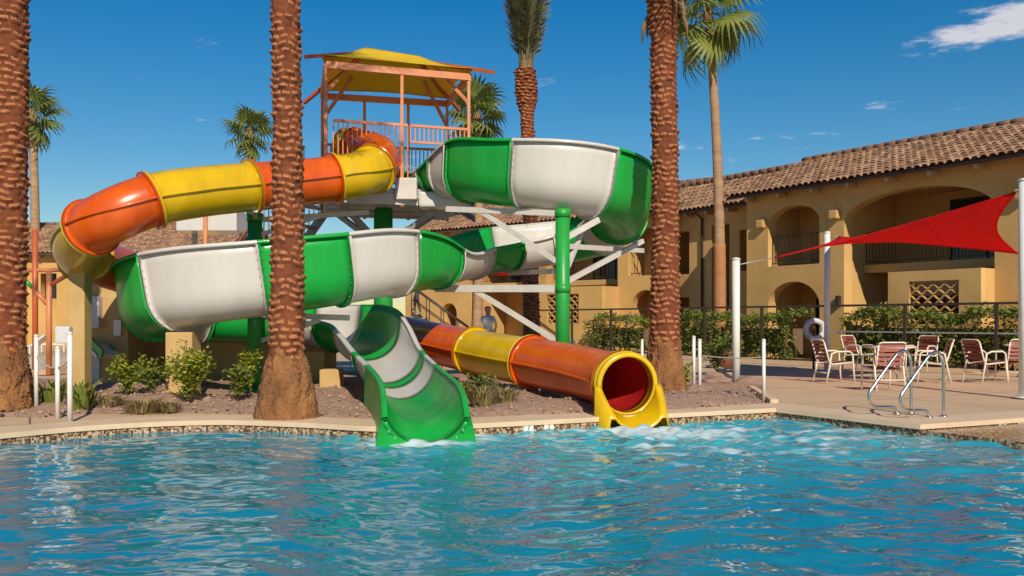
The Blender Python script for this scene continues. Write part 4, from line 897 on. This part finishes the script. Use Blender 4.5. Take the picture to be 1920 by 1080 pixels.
# ------------------------------------------------------------------ shrubs, hedge, grasses
def leaf_cloud(mb, n, sampler, size, r, mi=0, flat=.6):
    for _ in range(n):
        p = sampler(); s_ = size * r.uniform(.6, 1.25); a = r.uniform(0, 6.28); t = r.uniform(-flat, 1.0)
        d = Vector((math.cos(a), math.sin(a), t)).normalized(); w = d.cross(Vector((r.uniform(-1, 1), r.uniform(-1, 1), 1.2))).normalized() * s_ * .26; p = Vector(p)
        mb.add([p, p + d * s_ * .45 + w, p + d * s_, p + d * s_ * .45 - w], [(0, 1, 2, 3)], mi, False)
def shrub(label, px, d, h, wd, m, seed, n=900, size=.075, stems=9, group='shrubs in the planting bed'):
    c = at(px, 0, d); z = bed_z(c.x, c.y); c.z = z - .02; root = thing('shrub', c, label, 'shrub', group); r = random.Random(seed); st = MB(); tips = []
    for k in range(stems):
        a = r.uniform(0, 6.28); q = r.uniform(.1, 1) ** .5; e = c + Vector((math.cos(a) * wd * .5 * q, math.sin(a) * wd * .5 * q, h * r.uniform(.62, 1.0) * (1 - .3 * q))); m_ = c.lerp(e, .5) + Vector((-math.cos(a), -math.sin(a), .4)) * .06
        st.tube([c, m_, e], [.014, .010, .004], 5); tips.append((m_, e))
    st.build('stem', 'stem', root); fo = MB()
    def smp():
        m_, e = r.choice(tips); t = r.random() ** .6; p = c.lerp(m_, .5 + .5 * t * 2) if t < .25 else m_.lerp(e, (t - .25) / .75); q = wd * .10
        return p + Vector((r.gauss(0, q), r.gauss(0, q), r.gauss(0, q * .8)))
    leaf_cloud(fo, n, smp, size, r); fo.build('foliage', m, root)
shrub('dense yellow-green shrub in front of the tan pier', 356, 13.35, 1.06, .56, 'leaf_bright', 1, 2100, .08, 18)
shrub('airy yellow-green shrub with one tall shoot, left of the pier', 238, 14.4, .92, .55, 'leaf_bright', 2, 700, .085, 7)
shrub('rounded low green shrub just left of the pier', 284, 13.9, .62, .45, 'leaf_mid', 3, 700, .075, 9)
shrub('green shrub beside the root mass of the middle palm', 446, 13.8, .72, .45, 'leaf_mid', 4, 800, .075, 9)
shrub('slender climbing shrub against the green column by the middle palm', 470, 14.9, 1.1, .36, 'leaf_bright', 5, 600, .08, 6)
shrub('small yellow-green shrub below the orange tube, right of the chute', 828, 14.3, .55, .42, 'leaf_bright', 6, 420, .08, 8)
shrub('loose weedy shrub between the chute and the tube mouth', 903, 13.6, .55, .5, 'leaf_mid', 7, 420, .07, 12)
shrub('small green shrub at the foot of the right palm', 1283, 15.8, .62, .3, 'leaf_bright', 8, 380, .09, 7)
shrub('dark green shrub behind the rope posts right of the palm', 1345, 21.5, 1.0, 1.0, 'leaf_hedge', 9, 900, .1, 12)
def grass(label, px, d, h, wd, m, seed, n=120, bw=.012, cat='grass tuft'):
    c = at(px, 0, d); c.z = bed_z(c.x, c.y) - .01; r = random.Random(seed); mb = MB()
    for _ in range(n):
        a = r.uniform(0, 6.28); q = r.uniform(0, .3) * wd; b = c + Vector((math.cos(a) * q, math.sin(a) * q, 0)); L = h * r.uniform(.5, 1.05); out = wd * .5 * r.uniform(.2, 1.1); w = Vector((-math.sin(a), math.cos(a), 0)) * bw
        m_ = b + Vector((math.cos(a) * out * .4, math.sin(a) * out * .4, L * .7)); e = b + Vector((math.cos(a) * out, math.sin(a) * out, L * r.uniform(.75, 1)))
        mb.add([b - w, b + w, m_ + w * .8, m_ - w * .8, e], [(0, 1, 2, 3), (3, 2, 4)], 0, False)
    tag(mb.build('grass_tuft', m), label, cat, 'tufts in the planting bed')
grass('broad-bladed green tuft behind the white posts at the left', 150, 12.9, .48, .6, 'leaf_mid', 1, 60, .03)
grass('second green broad-bladed tuft between the left white posts', 96, 13.2, .42, .5, 'leaf_mid', 2, 50, .03)
grass('dry straw tuft in the gravel left of the pier shrub', 268, 12.75, .24, .7, 'grass_dry', 3, 160)
grass('dry straw tuft right of the left white posts', 205, 13.1, .2, .55, 'grass_dry', 4, 120)
grass('dry straw tuft at the foot of the yellow-green shrub', 318, 12.8, .18, .4, 'grass_dry', 5, 90)
grass('dry grey-green tuft right of the chute', 905, 13.0, .36, .6, 'grass_dry', 6, 170)
grass('dry straw tuft below the yellow tube ring', 948, 13.2, .26, .5, 'grass_dry', 7, 120)
grass('weedy tuft beside the chute rim', 868, 13.9, .35, .4, 'leaf_mid', 8, 70)
def rock(label, px, py, s_, seed):
    c = gnd(px, py); r = np.random.default_rng(seed); bm = bmesh.new(); bmesh.ops.create_icosphere(bm, subdivisions=2, radius=1)
    for v in bm.verts: n_ = 1 + .22 * math.sin(v.co.x * 3 + seed) * math.sin(v.co.y * 4 + 1) + .1 * r.normal(); v.co = Vector((v.co.x * s_[0] * n_, v.co.y * s_[1] * n_, v.co.z * s_[2] * n_)) + Vector((c.x, c.y, bed_z(c.x, c.y) + s_[2] * .45))
    me = bpy.data.meshes.new('rock'); bm.to_mesh(me); bm.free(); me.materials.append(MATS['rock']); tag(obj('rock', me), label, 'rock', 'rocks in the gravel bed')
rock('flat pinkish rock right of the right palm base', 1335, 728, (.33, .22, .12), 1); rock('rounded pinkish rock at the corner of the gravel bed', 1405, 728, (.3, .22, .14), 2); rock('rock close to the right palm foot', 1312, 742, (.2, .15, .1), 3)
rock('small rock right of the middle palm root', 610, 760, (.07, .06, .09), 4); rock('pale rock under the yellow tube ring', 955, 725, (.3, .2, .09), 5); rock('rock left of the tube mouth', 880, 735, (.22, .16, .08), 6); rock('small rock before the yellow-green shrub', 390, 765, (.06, .05, .08), 7)
def hedge(label, a0, a1, p0, p1, h, seed, n):
    c = B.P((a0 + a1) / 2, 0, (p0 + p1) / 2); root = thing('hedge', c, label, 'hedge', 'hedges along the fence'); r = random.Random(seed); st = MB()
    for k in range(int((a1 - a0) * 6)):
        p = B.P(r.uniform(a0, a1), 0, r.uniform(p0, p1)); st.tube([p, p + Vector((r.uniform(-.1, .1), r.uniform(-.1, .1), h * .6))], [.02, .008], 5)
    for k in range(int((a1 - a0) / .35)): p = B.P(a0 + .2 + k * .35, h * .42, (p0 + p1) / 2); st.box(p, (.3, .3, h * .5))
    st.build('stem', 'stem', root); fo = MB()
    def smp():
        a = r.uniform(a0, a1); q = r.random(); hh = h * (.90 + .10 * math.sin(a * 3 + seed) * math.sin(a * 1.3))
        bulge = .12 * math.sin(a * 4.1) * math.sin(a * 2.2 + 1)
        if q < .62: return B.P(a, r.uniform(.05, hh), p1 + bulge + r.gauss(0, .06))
        return B.P(a, hh + r.gauss(0, .06), r.uniform(p0, p1))
    leaf_cloud(fo, n, smp, .13, r, flat=.9); fo.build('foliage', 'leaf_hedge', root)
hedge('clipped green hedge left of the life ring behind the fence', -1.5, 3.6, .9, 1.9, 1.55, 1, 5200); hedge('clipped green hedge behind the tables along the fence', 5.2, 10.8, .95, 1.9, 1.62, 2, 6200); hedge('green hedge behind the fence left of the right palm', -6.6, -3.2, .9, 1.8, 1.5, 3, 2600)

# ------------------------------------------------------------------ fence
fe = thing('fence', B.P(3, 0, 2.2), 'dark bronze metal fence running along the hedges', 'fence')
for a in np.arange(-9.4, 12.4, 2.4): MB().box(B.P(a, .85, 2.2), (.07, .07, 1.74), B.rot()).build('post', 'bronze', fe)
for (a0, a1) in ((-9.4, 12.2),):
    MB().bar(B.P(a0, 1.70, 2.2), B.P(a1, 1.70, 2.2), .05, .06).build('rail', 'bronze', fe); MB().bar(B.P(a0, .14, 2.2), B.P(a1, .14, 2.2), .05, .05).build('rail', 'bronze', fe)
MB().bar(B.P(4.9, .98, 2.215), B.P(12.2, .98, 2.215), .04, .04).build('rail', 'galv', fe)
kb = MB(); kb.bar(B.P(-3, .05, 2.45), B.P(12.4, .05, 2.45), .15, .12); tag(kb.build('kerb', 'coping'), kind='structure')
kb = MB(); q0, q1 = gnd(1349, 692), gnd(1452, 756); kb.bar((q0.x, q0.y, .0), (q1.x, q1.y, .0), .12, .12); tag(kb.build('bed_kerb', 'coping'), kind='structure')

# ------------------------------------------------------------------ posts and ropes
def rope_post(px, py, h, label, r=.03, m='white_paint'):
    c = gnd(px, py); z = bed_z(c.x, c.y); root = thing('rope_post', (c.x, c.y, z), label, 'post', 'white rope posts')
    q = MB(); q.cyl((c.x, c.y, z - .05), (c.x, c.y, z + h), r, n=12); q.build('pole', m, root); q = MB(); q.tube([(c.x, c.y, z + h), (c.x, c.y, z + h + .015), (c.x, c.y, z + h + .03)], [r * 1.15, r * 1.1, r * .4], 12); q.build('cap', m, root); return Vector((c.x, c.y, z + h * .72))
def rope(a, b, sag, label):
    mb = MB(); mb.tube([a.lerp(b, k / 12) - UP * sag * math.sin(math.pi * k / 12) for k in range(13)], .011, 6); tag(mb.build('rope', 'rope'), label, 'rope', 'ropes between posts')
p1 = rope_post(68, 772, .98, 'leftmost white rope post beside the left-edge palm'); p2 = rope_post(108, 782, .92, 'white rope post, middle one of the left three'); p3 = rope_post(131, 789, 1.12, 'white rope post standing nearest the pool at the left', .034)
rope(p1, p2, .06, 'rope between the two leftmost white posts'); rope(p2, p3, .03, 'short rope to the left post nearest the pool')
p4 = rope_post(1432, 751, .95, 'white rope post at the gravel corner by the pool'); p5 = rope_post(1312, 742, .9, 'white rope post right of the right palm, nearer one of the pair'); p6 = rope_post(1301, 735, .88, 'white rope post right of the right palm, farther one of the pair'); p7 = rope_post(1204, 715, .78, 'white rope post just left of the right palm'); p8 = rope_post(1074, 700, .8, 'white rope post close beside the big green column')
rope(p5, p4, .03, 'rope from the palm pair to the corner post'); rope(p7, p8, .03, 'rope between green column and right palm')
tag(MB().box(at(120, 628, 12.6), (.2, .12, .24), bev=.02).build('control_box', 'box_grey'), 'small grey box fixed above the left white posts', 'box')

# ------------------------------------------------------------------ shade sails and their poles
def pole(px, py, top, r, label, d=None):
    c = gnd(px, py) if d is None else Vector((at(px, 0, d).x, d, 0)); root = thing('sail_pole', (c.x, c.y, 0), label, 'pole', 'white poles of the shade sail')
    q = MB(); q.cyl((c.x, c.y, -.02), (c.x, c.y, top), r, n=18); q.build('pole', 'white_paint', root); q = MB(); q.tube([(c.x, c.y, top), (c.x, c.y, top + .03), (c.x, c.y, top + .05)], [r * 1.12, r * 1.1, r * .3], 18); q.build('cap', 'white_paint', root)
    q = MB(); q.cyl((c.x, c.y, 0), (c.x, c.y, .025), r * 1.9, n=18); q.build('base_plate', 'white_paint', root); return c
k1 = pole(1380, 726, 2.46, .075, 'short white pole at the corner of the gravel bed'); k2 = pole(1921, 746, 3.62, .09, 'thick white pole at the right edge of the picture'); k3 = pole(1551, 0, 3.45, .075, 'white pole behind the tip of the red sail', 22.5)
def sail(label, pts, sag, pull, wires):
    A0, C0, D0, B0 = [Vector(p) for p in pts]; n = 26; q = MB(); vs = []; ctr = (A0 + C0 + D0 + B0) / 4
    root = thing('shade_sail', (ctr.x, ctr.y, 0), label, 'shade sail')
    for i in range(n + 1):
        for j in range(n + 1):
            x, y = i / n, j / n; p = A0.lerp(C0, x).lerp(B0.lerp(D0, x), y)
            p = p + (ctr - p) * pull * (4 * x * (1 - x) * (1 - 2 * y) ** 2 * (abs(1 - 2 * y) > 0) * abs(1 - 2 * y) + 4 * y * (1 - y) * abs(1 - 2 * x) ** 3) - UP * sag * (16 * x * (1 - x) * y * (1 - y)); vs.append(p)
    q.add(vs, [(i * (n + 1) + j, (i + 1) * (n + 1) + j, (i + 1) * (n + 1) + j + 1, i * (n + 1) + j + 1) for i in range(n) for j in range(n)]); o = q.build('cloth', 'sail_red', root); sd = o.modifiers.new('cloth', 'SOLIDIFY'); sd.thickness = .008
    N1 = n + 1
    for j in (8, 17): m = MB(); m.tube([vs[i * N1 + j] - UP * .003 for i in range(N1)], .009, 6); m.build('seam', 'sail_red', root)
    for edge in ([i * N1 for i in range(N1)], [i * N1 + n for i in range(N1)], list(range(N1)), [n * N1 + j for j in range(N1)]):
        m = MB(); m.tube([vs[i] for i in edge], .018, 6); m.build('hem', 'sail_red', root)
    for (a, b) in wires: m = MB(); m.cyl(a, b, .012, n=6); m.build('wire', 'galv', root)
sa, sc, sd_, sb = at(1452, 483, 18.0), at(1572, 444, 22.3), at(1908, 475, 18.9), at(1904, 361, 15.35)
sail('big red shade sail stretched over the tables', (sa, sc, sd_, sb), .05, .17, [(sa, Vector((k1.x, k1.y, 2.36))), (sc, Vector((k3.x, k3.y, 3.36))), (sb, Vector((k2.x, k2.y, 3.5)))])
f1 = at(905, 512, 30); sail('small red shade sail seen far behind the green column', (at(890, 520, 29), at(950, 500, 33), at(1000, 519, 31), at(985, 503, 28.5)), .1, .12, [])

# ------------------------------------------------------------------ pool handrails, life ring, depth markers
def handrail(px, py, label):
    b = gnd(px, py); root = thing('pool_handrail', b, label, 'handrail', 'stainless handrails of the pool steps'); d = Vector((-.93, -.36, 0))       # towards the water
    prof = [(0, 0), (0, .62), (.02, .78), (.10, .87), (.21, .85), (.30, .78), (.62, .44), (.72, .33), (.745, .24), (.70, .15), (.60, .11), (.36, .10), (.28, .07), (.25, .0), (.25, -.05)]
    prof = catmull([(a, c) for a, c in prof], 6); q = MB(); q.tube([b + d * a + UP * c for a, c in prof], .021, 12); q.build('rail', 'steel', root)
    for a in (0, .25): q = MB(); q.tube([b + d * a + UP * .0, b + d * a + UP * .02, b + d * a + UP * .03], [.055, .05, .024], 14); q.build('escutcheon', 'steel', root)
handrail(1769, 782, 'stainless pool handrail nearer the right edge of the picture'); handrail(1708, 775, 'stainless pool handrail farther from the right edge')
lr_ = thing('life_ring', at(1525, 700, 24), 'white life ring hanging on the fence by the white pole', 'life ring'); c = at(1525, 618, 24.0); c.y -= .12
q = MB(); n1, n2 = 36, 12; q.add([c + Vector((math.cos(a) * (.235 + .07 * math.cos(b)), .05 * math.sin(b), math.sin(a) * (.235 + .07 * math.cos(b)))) for a in [2 * math.pi * i / n1 for i in range(n1)] for b in [2 * math.pi * j / n2 for j in range(n2)]], [(i * n2 + j, ((i + 1) % n1) * n2 + j, ((i + 1) % n1) * n2 + (j + 1) % n2, i * n2 + (j + 1) % n2) for i in range(n1) for j in range(n2)]); q.build('ring', 'ring_white', lr_)
for k in range(4): a = .785 + k * 1.571; q = MB(); e = c + Vector((math.cos(a) * .235, 0, math.sin(a) * .235)); q.cyl(e - Vector((-math.sin(a), 0, math.cos(a))) * .03, e + Vector((-math.sin(a), 0, math.cos(a))) * .03, .076, n=14); q.build('band', 'ring_white', lr_)
q = MB(); q.cyl((c.x, c.y + .1, 0), (c.x, c.y + .1, 1.45), .03, n=10); q.build('stand', 'bronze', lr_)
def marker(px, py, glyph, label, nrm):
    # white ceramic depth tile set in the water-line band
    t = Vector((far_dir.x, far_dir.y, 0)); a = Vector((-.6, 11.32, 0)) if px < 1500 else Vector((c2.x, c2.y, 0)); r_ = (px - 960) / F; s_ = (r_ * a.y - a.x) / (t.x - r_ * t.y); p = a + t * s_ + Vector((t.y, -t.x, 0)) * .016; p.z = -.085
    rot = Matrix((t, Vector((-t.y, t.x, 0)), UP)).transposed(); root = thing('depth_marker', p, label, 'depth marker', 'white depth tiles at the water line')
    MB().box(p, (.14, .012, .095), rot, bev=.002).build('tile', 'marker_white', root)
    cu = bpy.data.curves.new('glyph', 'FONT'); cu.body = glyph; cu.size = .095; cu.extrude = .002; cu.align_x = 'CENTER'; cu.align_y = 'CENTER'; to = bpy.data.objects.new('g', cu); C.objects.link(to); dg = bpy.context.evaluated_depsgraph_get(); me = bpy.data.meshes.new_from_object(to.evaluated_get(dg)); bpy.data.objects.remove(to)
    M = Matrix((t, UP, Vector((t.y, -t.x, 0)))).transposed().to_4x4(); M.translation = p + Vector((t.y, -t.x, 0)) * .009; me.transform(M); me.materials.clear(); me.materials.append(MATS['marker_ink']); obj('numeral', me, root)
marker(990, 797, '7', 'left white depth tile between chute and tube mouth', None); marker(1028, 796, '1', 'right white depth tile between chute and tube mouth', None); marker(1877, 803, '0', 'left white depth tile at the right edge of the pool', None); marker(1913, 803, '1', 'white depth tile cut by the right edge of the picture', None)

# ------------------------------------------------------------------ patio furniture
def chair_parts():
    fr = MB(); W = .27
    for sd in (-1, 1):
        x = sd * W
        fr.tube([(x, .30, 0), (x, .27, .30), (x, .25, .60), (x, .18, .645), (x, -.10, .645), (x, -.22, .60), (x * 1.0, -.27, .32), (x, -.34, 0)], .019, 8)
        fr.tube([(x * .93, .26, .42), (x * .93, -.2, .38), (x * .93, -.27, .46), (x * .93, -.38, .84)], .018, 8)
    fr.tube([(-.25, -.38, .84), (-.24, -.40, .875), (-.2, -.41, .89), (.2, -.41, .89), (.24, -.40, .875), (.25, -.38, .84)], .015, 8); fr.cyl((-.25, .26, .42), (.25, .26, .42), .015, n=8); fr.cyl((-.27, -.3, .2), (.27, -.3, .2), .012, n=8)
    seat = MB(); back = MB()
    for k in range(6): y = .22 - k * .078; z = .425 - .04 * (k / 5); seat.box((0, y, z), (.50, .058, .012), bev=.004)
    for k in range(5): t = k / 4; back.box((0, -.285 - .095 * t, .50 + .33 * t), (.50, .014, .06), Matrix.Rotation(R(-14), 3, 'X'))
    return fr.mesh('frame', 'chair_frame'), seat, back
FRM, SE, BA = chair_parts(); seat_me = SE.mesh('seat', 'strap'); back_me = BA.mesh('backrest', 'strap')
def chair(px, py, rz, label):
    b = gnd(px, py); root = thing('patio_chair', b, label, 'chair', 'strap chairs on the pool deck'); root.rotation_euler.z = R(rz)
    for nm, me in (('frame', FRM), ('seat', seat_me), ('backrest', back_me)): o = bpy.data.objects.new(nm, me); C.objects.link(o); o.parent = root
def table(px, py, label, rad=.55):
    b = gnd(px, py); root = thing('patio_table', b, label, 'table'); q = MB(); q.tube([b + UP * .70, b + UP * .715, b + UP * .73], [rad - .02, rad - .01, rad - .02], 40); q.build('table_top', 'table_top', root)
    q = MB(); n1 = 40; ring = [b + Vector((math.cos(2 * math.pi * k / n1) * rad, math.sin(2 * math.pi * k / n1) * rad, .715)) for k in range(n1 + 1)]; q.tube(ring, .022, 8, caps=False); q.build('rim', 'chair_frame', root)
    for k in range(4): a = .785 + k * 1.571; u = Vector((math.cos(a), math.sin(a), 0)); q = MB(); q.tube([b + u * (rad * .85) + UP * .70, b + u * (rad * .45) + UP * .45, b + u * (rad * .45) + UP * .3, b + u * (rad * .82)], .018, 8); q.build('leg', 'chair_frame', root)
table(1668, 712, 'round patio table in the middle of the strap chairs', .52)
chair(1565, 716, -80, 'strap chair left of the round table, seen from its side'); chair(1612, 694, -150, 'strap chair behind the round table on its left'); chair(1672, 688, 178, 'strap chair straight behind the round table'); chair(1728, 696, 130, 'strap chair behind the round table, tilted to the right'); chair(1655, 731, 3, 'strap chair in front of the round table with its maroon back to the pool'); chair(1745, 716, 75, 'strap chair right of the round table, half hidden by the handrail')
chair(1848, 716, -75, 'strap chair left of the second table near the right edge'); chair(1902, 714, -5, 'strap chair cut by the white pole at the right edge')
table(1935, 706, 'second patio table, mostly past the right edge')
tag(MB().tube([gnd(1360, 690) + UP * .0, gnd(1360, 690) + UP * .35, gnd(1360, 690) + UP * .5], [.22, .3, .32], 20).build('planter', 'terracotta'), 'brown round planter behind the short white pole', 'planter')

# ------------------------------------------------------------------ children's play area far left
pl = thing('climbing_structure', (-11.5, 21.5, 0), 'orange pipe play frame left of the slides', 'play equipment')
for (px, top, m) in ((66, 430, 'deep_orange_steel'), (92, 508, 'orange_steel')): c = Vector((at(px, 0, 21.5).x, 21.5, 0)); q = MB(); q.cyl(c, c + UP * at(px, top, 21.5).z, .065, n=12); q.build('post', m, pl)
for (a, b, m) in ((at(50, 507, 21.5), at(132, 506, 21.5), 'orange_steel'), (at(95, 534, 21.5), at(128, 515, 21.5), 'deep_orange_steel'), (at(40, 520, 21.5), at(62, 540, 21.5), 'green_steel'), (at(62, 540, 21.5), at(88, 570, 21.5), 'orange_steel')): q = MB(); q.cyl(a, b, .05, n=10); q.build('pipe', m, pl)
kp = [gnd(30, 672), gnd(128, 672), gnd(122, 700), gnd(20, 706)]; q = MB(); q.prism([(p.x, p.y) for p in kp], .004, .03); tag(q.build('wading_pool', 'kid_water'), kind='structure')
kr = MB(); kr.bar(kp[2] + UP * .06, kp[3] + UP * .06, .25, .12); tag(kr.build('wading_pool_kerb', 'coping'), kind='structure')
pf = thing('play_slide', at(190, 650, 17.6), 'small white and green play slide in the shade behind the tall pier', 'play equipment')
a, b = at(178, 640, 17.4), at(204, 668, 16.9); q = MB(); q.bar(a, b, .45, .06); q.build('chute', 'white_gel', pf); q = MB(); q.bar(a + Vector((0, -.25, .05)), b + Vector((0, -.25, .05)), .05, .14); q.bar(a + Vector((0, .25, .05)), b + Vector((0, .25, .05)), .05, .14); q.build('rim', 'green_gel', pf); q = MB(); q.bar((a.x, a.y, .0), a, .3, .3); q.build('support', 'white_steel', pf)
wh = thing('white_cabin', at(405, 600, 30), 'white panelled cabin with an orange post behind the tube slide', 'cabin'); c = at(402, 0, 30); q = MB(); zt, zb = at(0, 398, 30).z, at(0, 437, 30).z
q.box((c.x, 30, (zt + zb) / 2), (1.95, 1.6, zt - zb), bev=.03); q.build('cabin', 'white_gel', wh); q = MB(); q.cyl((c.x, 29.1, 0), (c.x, 29.1, zt + .3), .07, n=12); q.build('post', 'orange_steel', wh)
for dx in (-.8, .8): q = MB(); q.cyl((c.x + dx, 30.4, 0), (c.x + dx, 30.4, zb), .1, n=12); q.build('leg', 'white_steel', wh)
def lounger(px, py, label):
    b = gnd(px, py); root = thing('sun_lounger', b, label, 'lounger', 'white loungers by the wading pool'); q = MB(); q.bar(b + Vector((-.7, 0, .33)), b + Vector((.35, 0, .33)), .6, .05); q.bar(b + Vector((.35, 0, .33)), b + Vector((.85, 0, .72)), .6, .05); q.build('bed', 'white_paint', root)
    for x in (-.6, .3): q = MB(); q.bar(b + Vector((x, -.25, 0)), b + Vector((x, -.25, .33)), .04, .04); q.bar(b + Vector((x, .25, 0)), b + Vector((x, .25, .33)), .04, .04); q.build('leg', 'white_paint', root)
lounger(48, 664, 'white lounger left of the orange play frame'); lounger(112, 660, 'white lounger right of the orange play frame')

# ------------------------------------------------------------------ people far behind
def person(label, foot, rz, shirt, pants, pose):
    root = thing('person', foot, label, 'person'); root.rotation_euler.z = R(rz)
    J = {'pel': (0, 0, .95), 'ch': (0, .01, 1.30), 'nk': (0, .0, 1.47), 'hd': (0, .02, 1.62), 'ht': (0, .015, 1.72)}
    st = .16 if pose == 'walk' else .04
    for s_, nm in ((-1, 'l'), (1, 'r')):
        J[nm + 'hip'] = (s_ * .10, 0, .90); J[nm + 'kn'] = (s_ * .10, (st if s_ > 0 else -.04), .50 + (.12 if pose == 'walk' and s_ > 0 else 0)); J[nm + 'an'] = (s_ * .10, (st * .9 if s_ > 0 else -st), .09 + (.17 if pose == 'walk' and s_ > 0 else 0)); J[nm + 'to'] = (s_ * .12, J[nm + 'an'][1] + .15, J[nm + 'an'][2] - .06)
        J[nm + 'sh'] = (s_ * .175, 0, 1.39); J[nm + 'el'] = (s_ * .25, -.03, 1.14); J[nm + 'wr'] = (s_ * .24, .10 if pose != 'walk' or s_ < 0 else .25, .92 if pose != 'walk' or s_ < 0 else 1.0); J[nm + 'ha'] = (s_ * .24, J[nm + 'wr'][1] + .03, J[nm + 'wr'][2] - .09)
    rad = {'pel': .15, 'ch': .155, 'nk': .048, 'hd': .125, 'ht': .095, 'hip': .10, 'kn': .062, 'an': .042, 'to': .035, 'sh': .058, 'el': .045, 'wr': .032, 'ha': .035}
    E_ = [('pel', 'ch'), ('ch', 'nk'), ('nk', 'hd'), ('hd', 'ht')]
    for k in 'lr': E_ += [('pel', k + 'hip'), (k + 'hip', k + 'kn'), (k + 'kn', k + 'an'), (k + 'an', k + 'to'), ('ch', k + 'sh'), (k + 'sh', k + 'el'), (k + 'el', k + 'wr'), (k + 'wr', k + 'ha')]
    ks = list(J); me = bpy.data.meshes.new('body'); me.from_pydata([J[k] for k in ks], [(ks.index(a), ks.index(b)) for a, b in E_], []); o = bpy.data.objects.new('body', me); C.objects.link(o)
    sk = o.modifiers.new('skin', 'SKIN'); lay = me.skin_vertices[0] if me.skin_vertices else None
    if lay is None:
        bm = bmesh.new(); bm.from_mesh(me); bm.verts.layers.skin.verify(); bm.to_mesh(me); bm.free(); lay = me.skin_vertices[0]
    for i, k in enumerate(ks):
        r_ = rad[k] if k in rad else rad[k[1:]]; lay.data[i].radius = (r_, r_ * (.75 if k in ('pel', 'ch') else 1)); lay.data[i].use_root = (k == 'pel')
    sb_ = o.modifiers.new('sub', 'SUBSURF'); sb_.levels = 2; sb_.render_levels = 2
    dg = bpy.context.evaluated_depsgraph_get(); m2 = bpy.data.meshes.new_from_object(o.evaluated_get(dg)); bpy.data.objects.remove(o)
    m2.materials.clear()
    for m in ('skin', shirt, pants, 'hair'): m2.materials.append(MATS[m])
    for p in m2.polygons:
        c = p.center; p.use_smooth = True
        p.material_index = 2 if c.z < .94 and abs(c.x) < .2 and c.z > .12 else 1 if .94 <= c.z < 1.45 and not (abs(c.x) > .2 and c.z < 1.16) else 3 if (c.z > 1.66 or (c.z > 1.56 and c.y < .0)) else 0
    b = bpy.data.objects.new('body', m2); C.objects.link(b); b.parent = root
f = at(915, 0, 27); person('person in a grey shirt standing behind the yellow tube ring', (f.x, 27, 0), 160, 'shirt_grey', 'trousers', 'stand')
f = at(782, 0, 32.8); person('person in dark clothes climbing the outside stair', (f.x, 33.0, 1.46), 75, 'shirt_grey', 'trousers', 'walk')
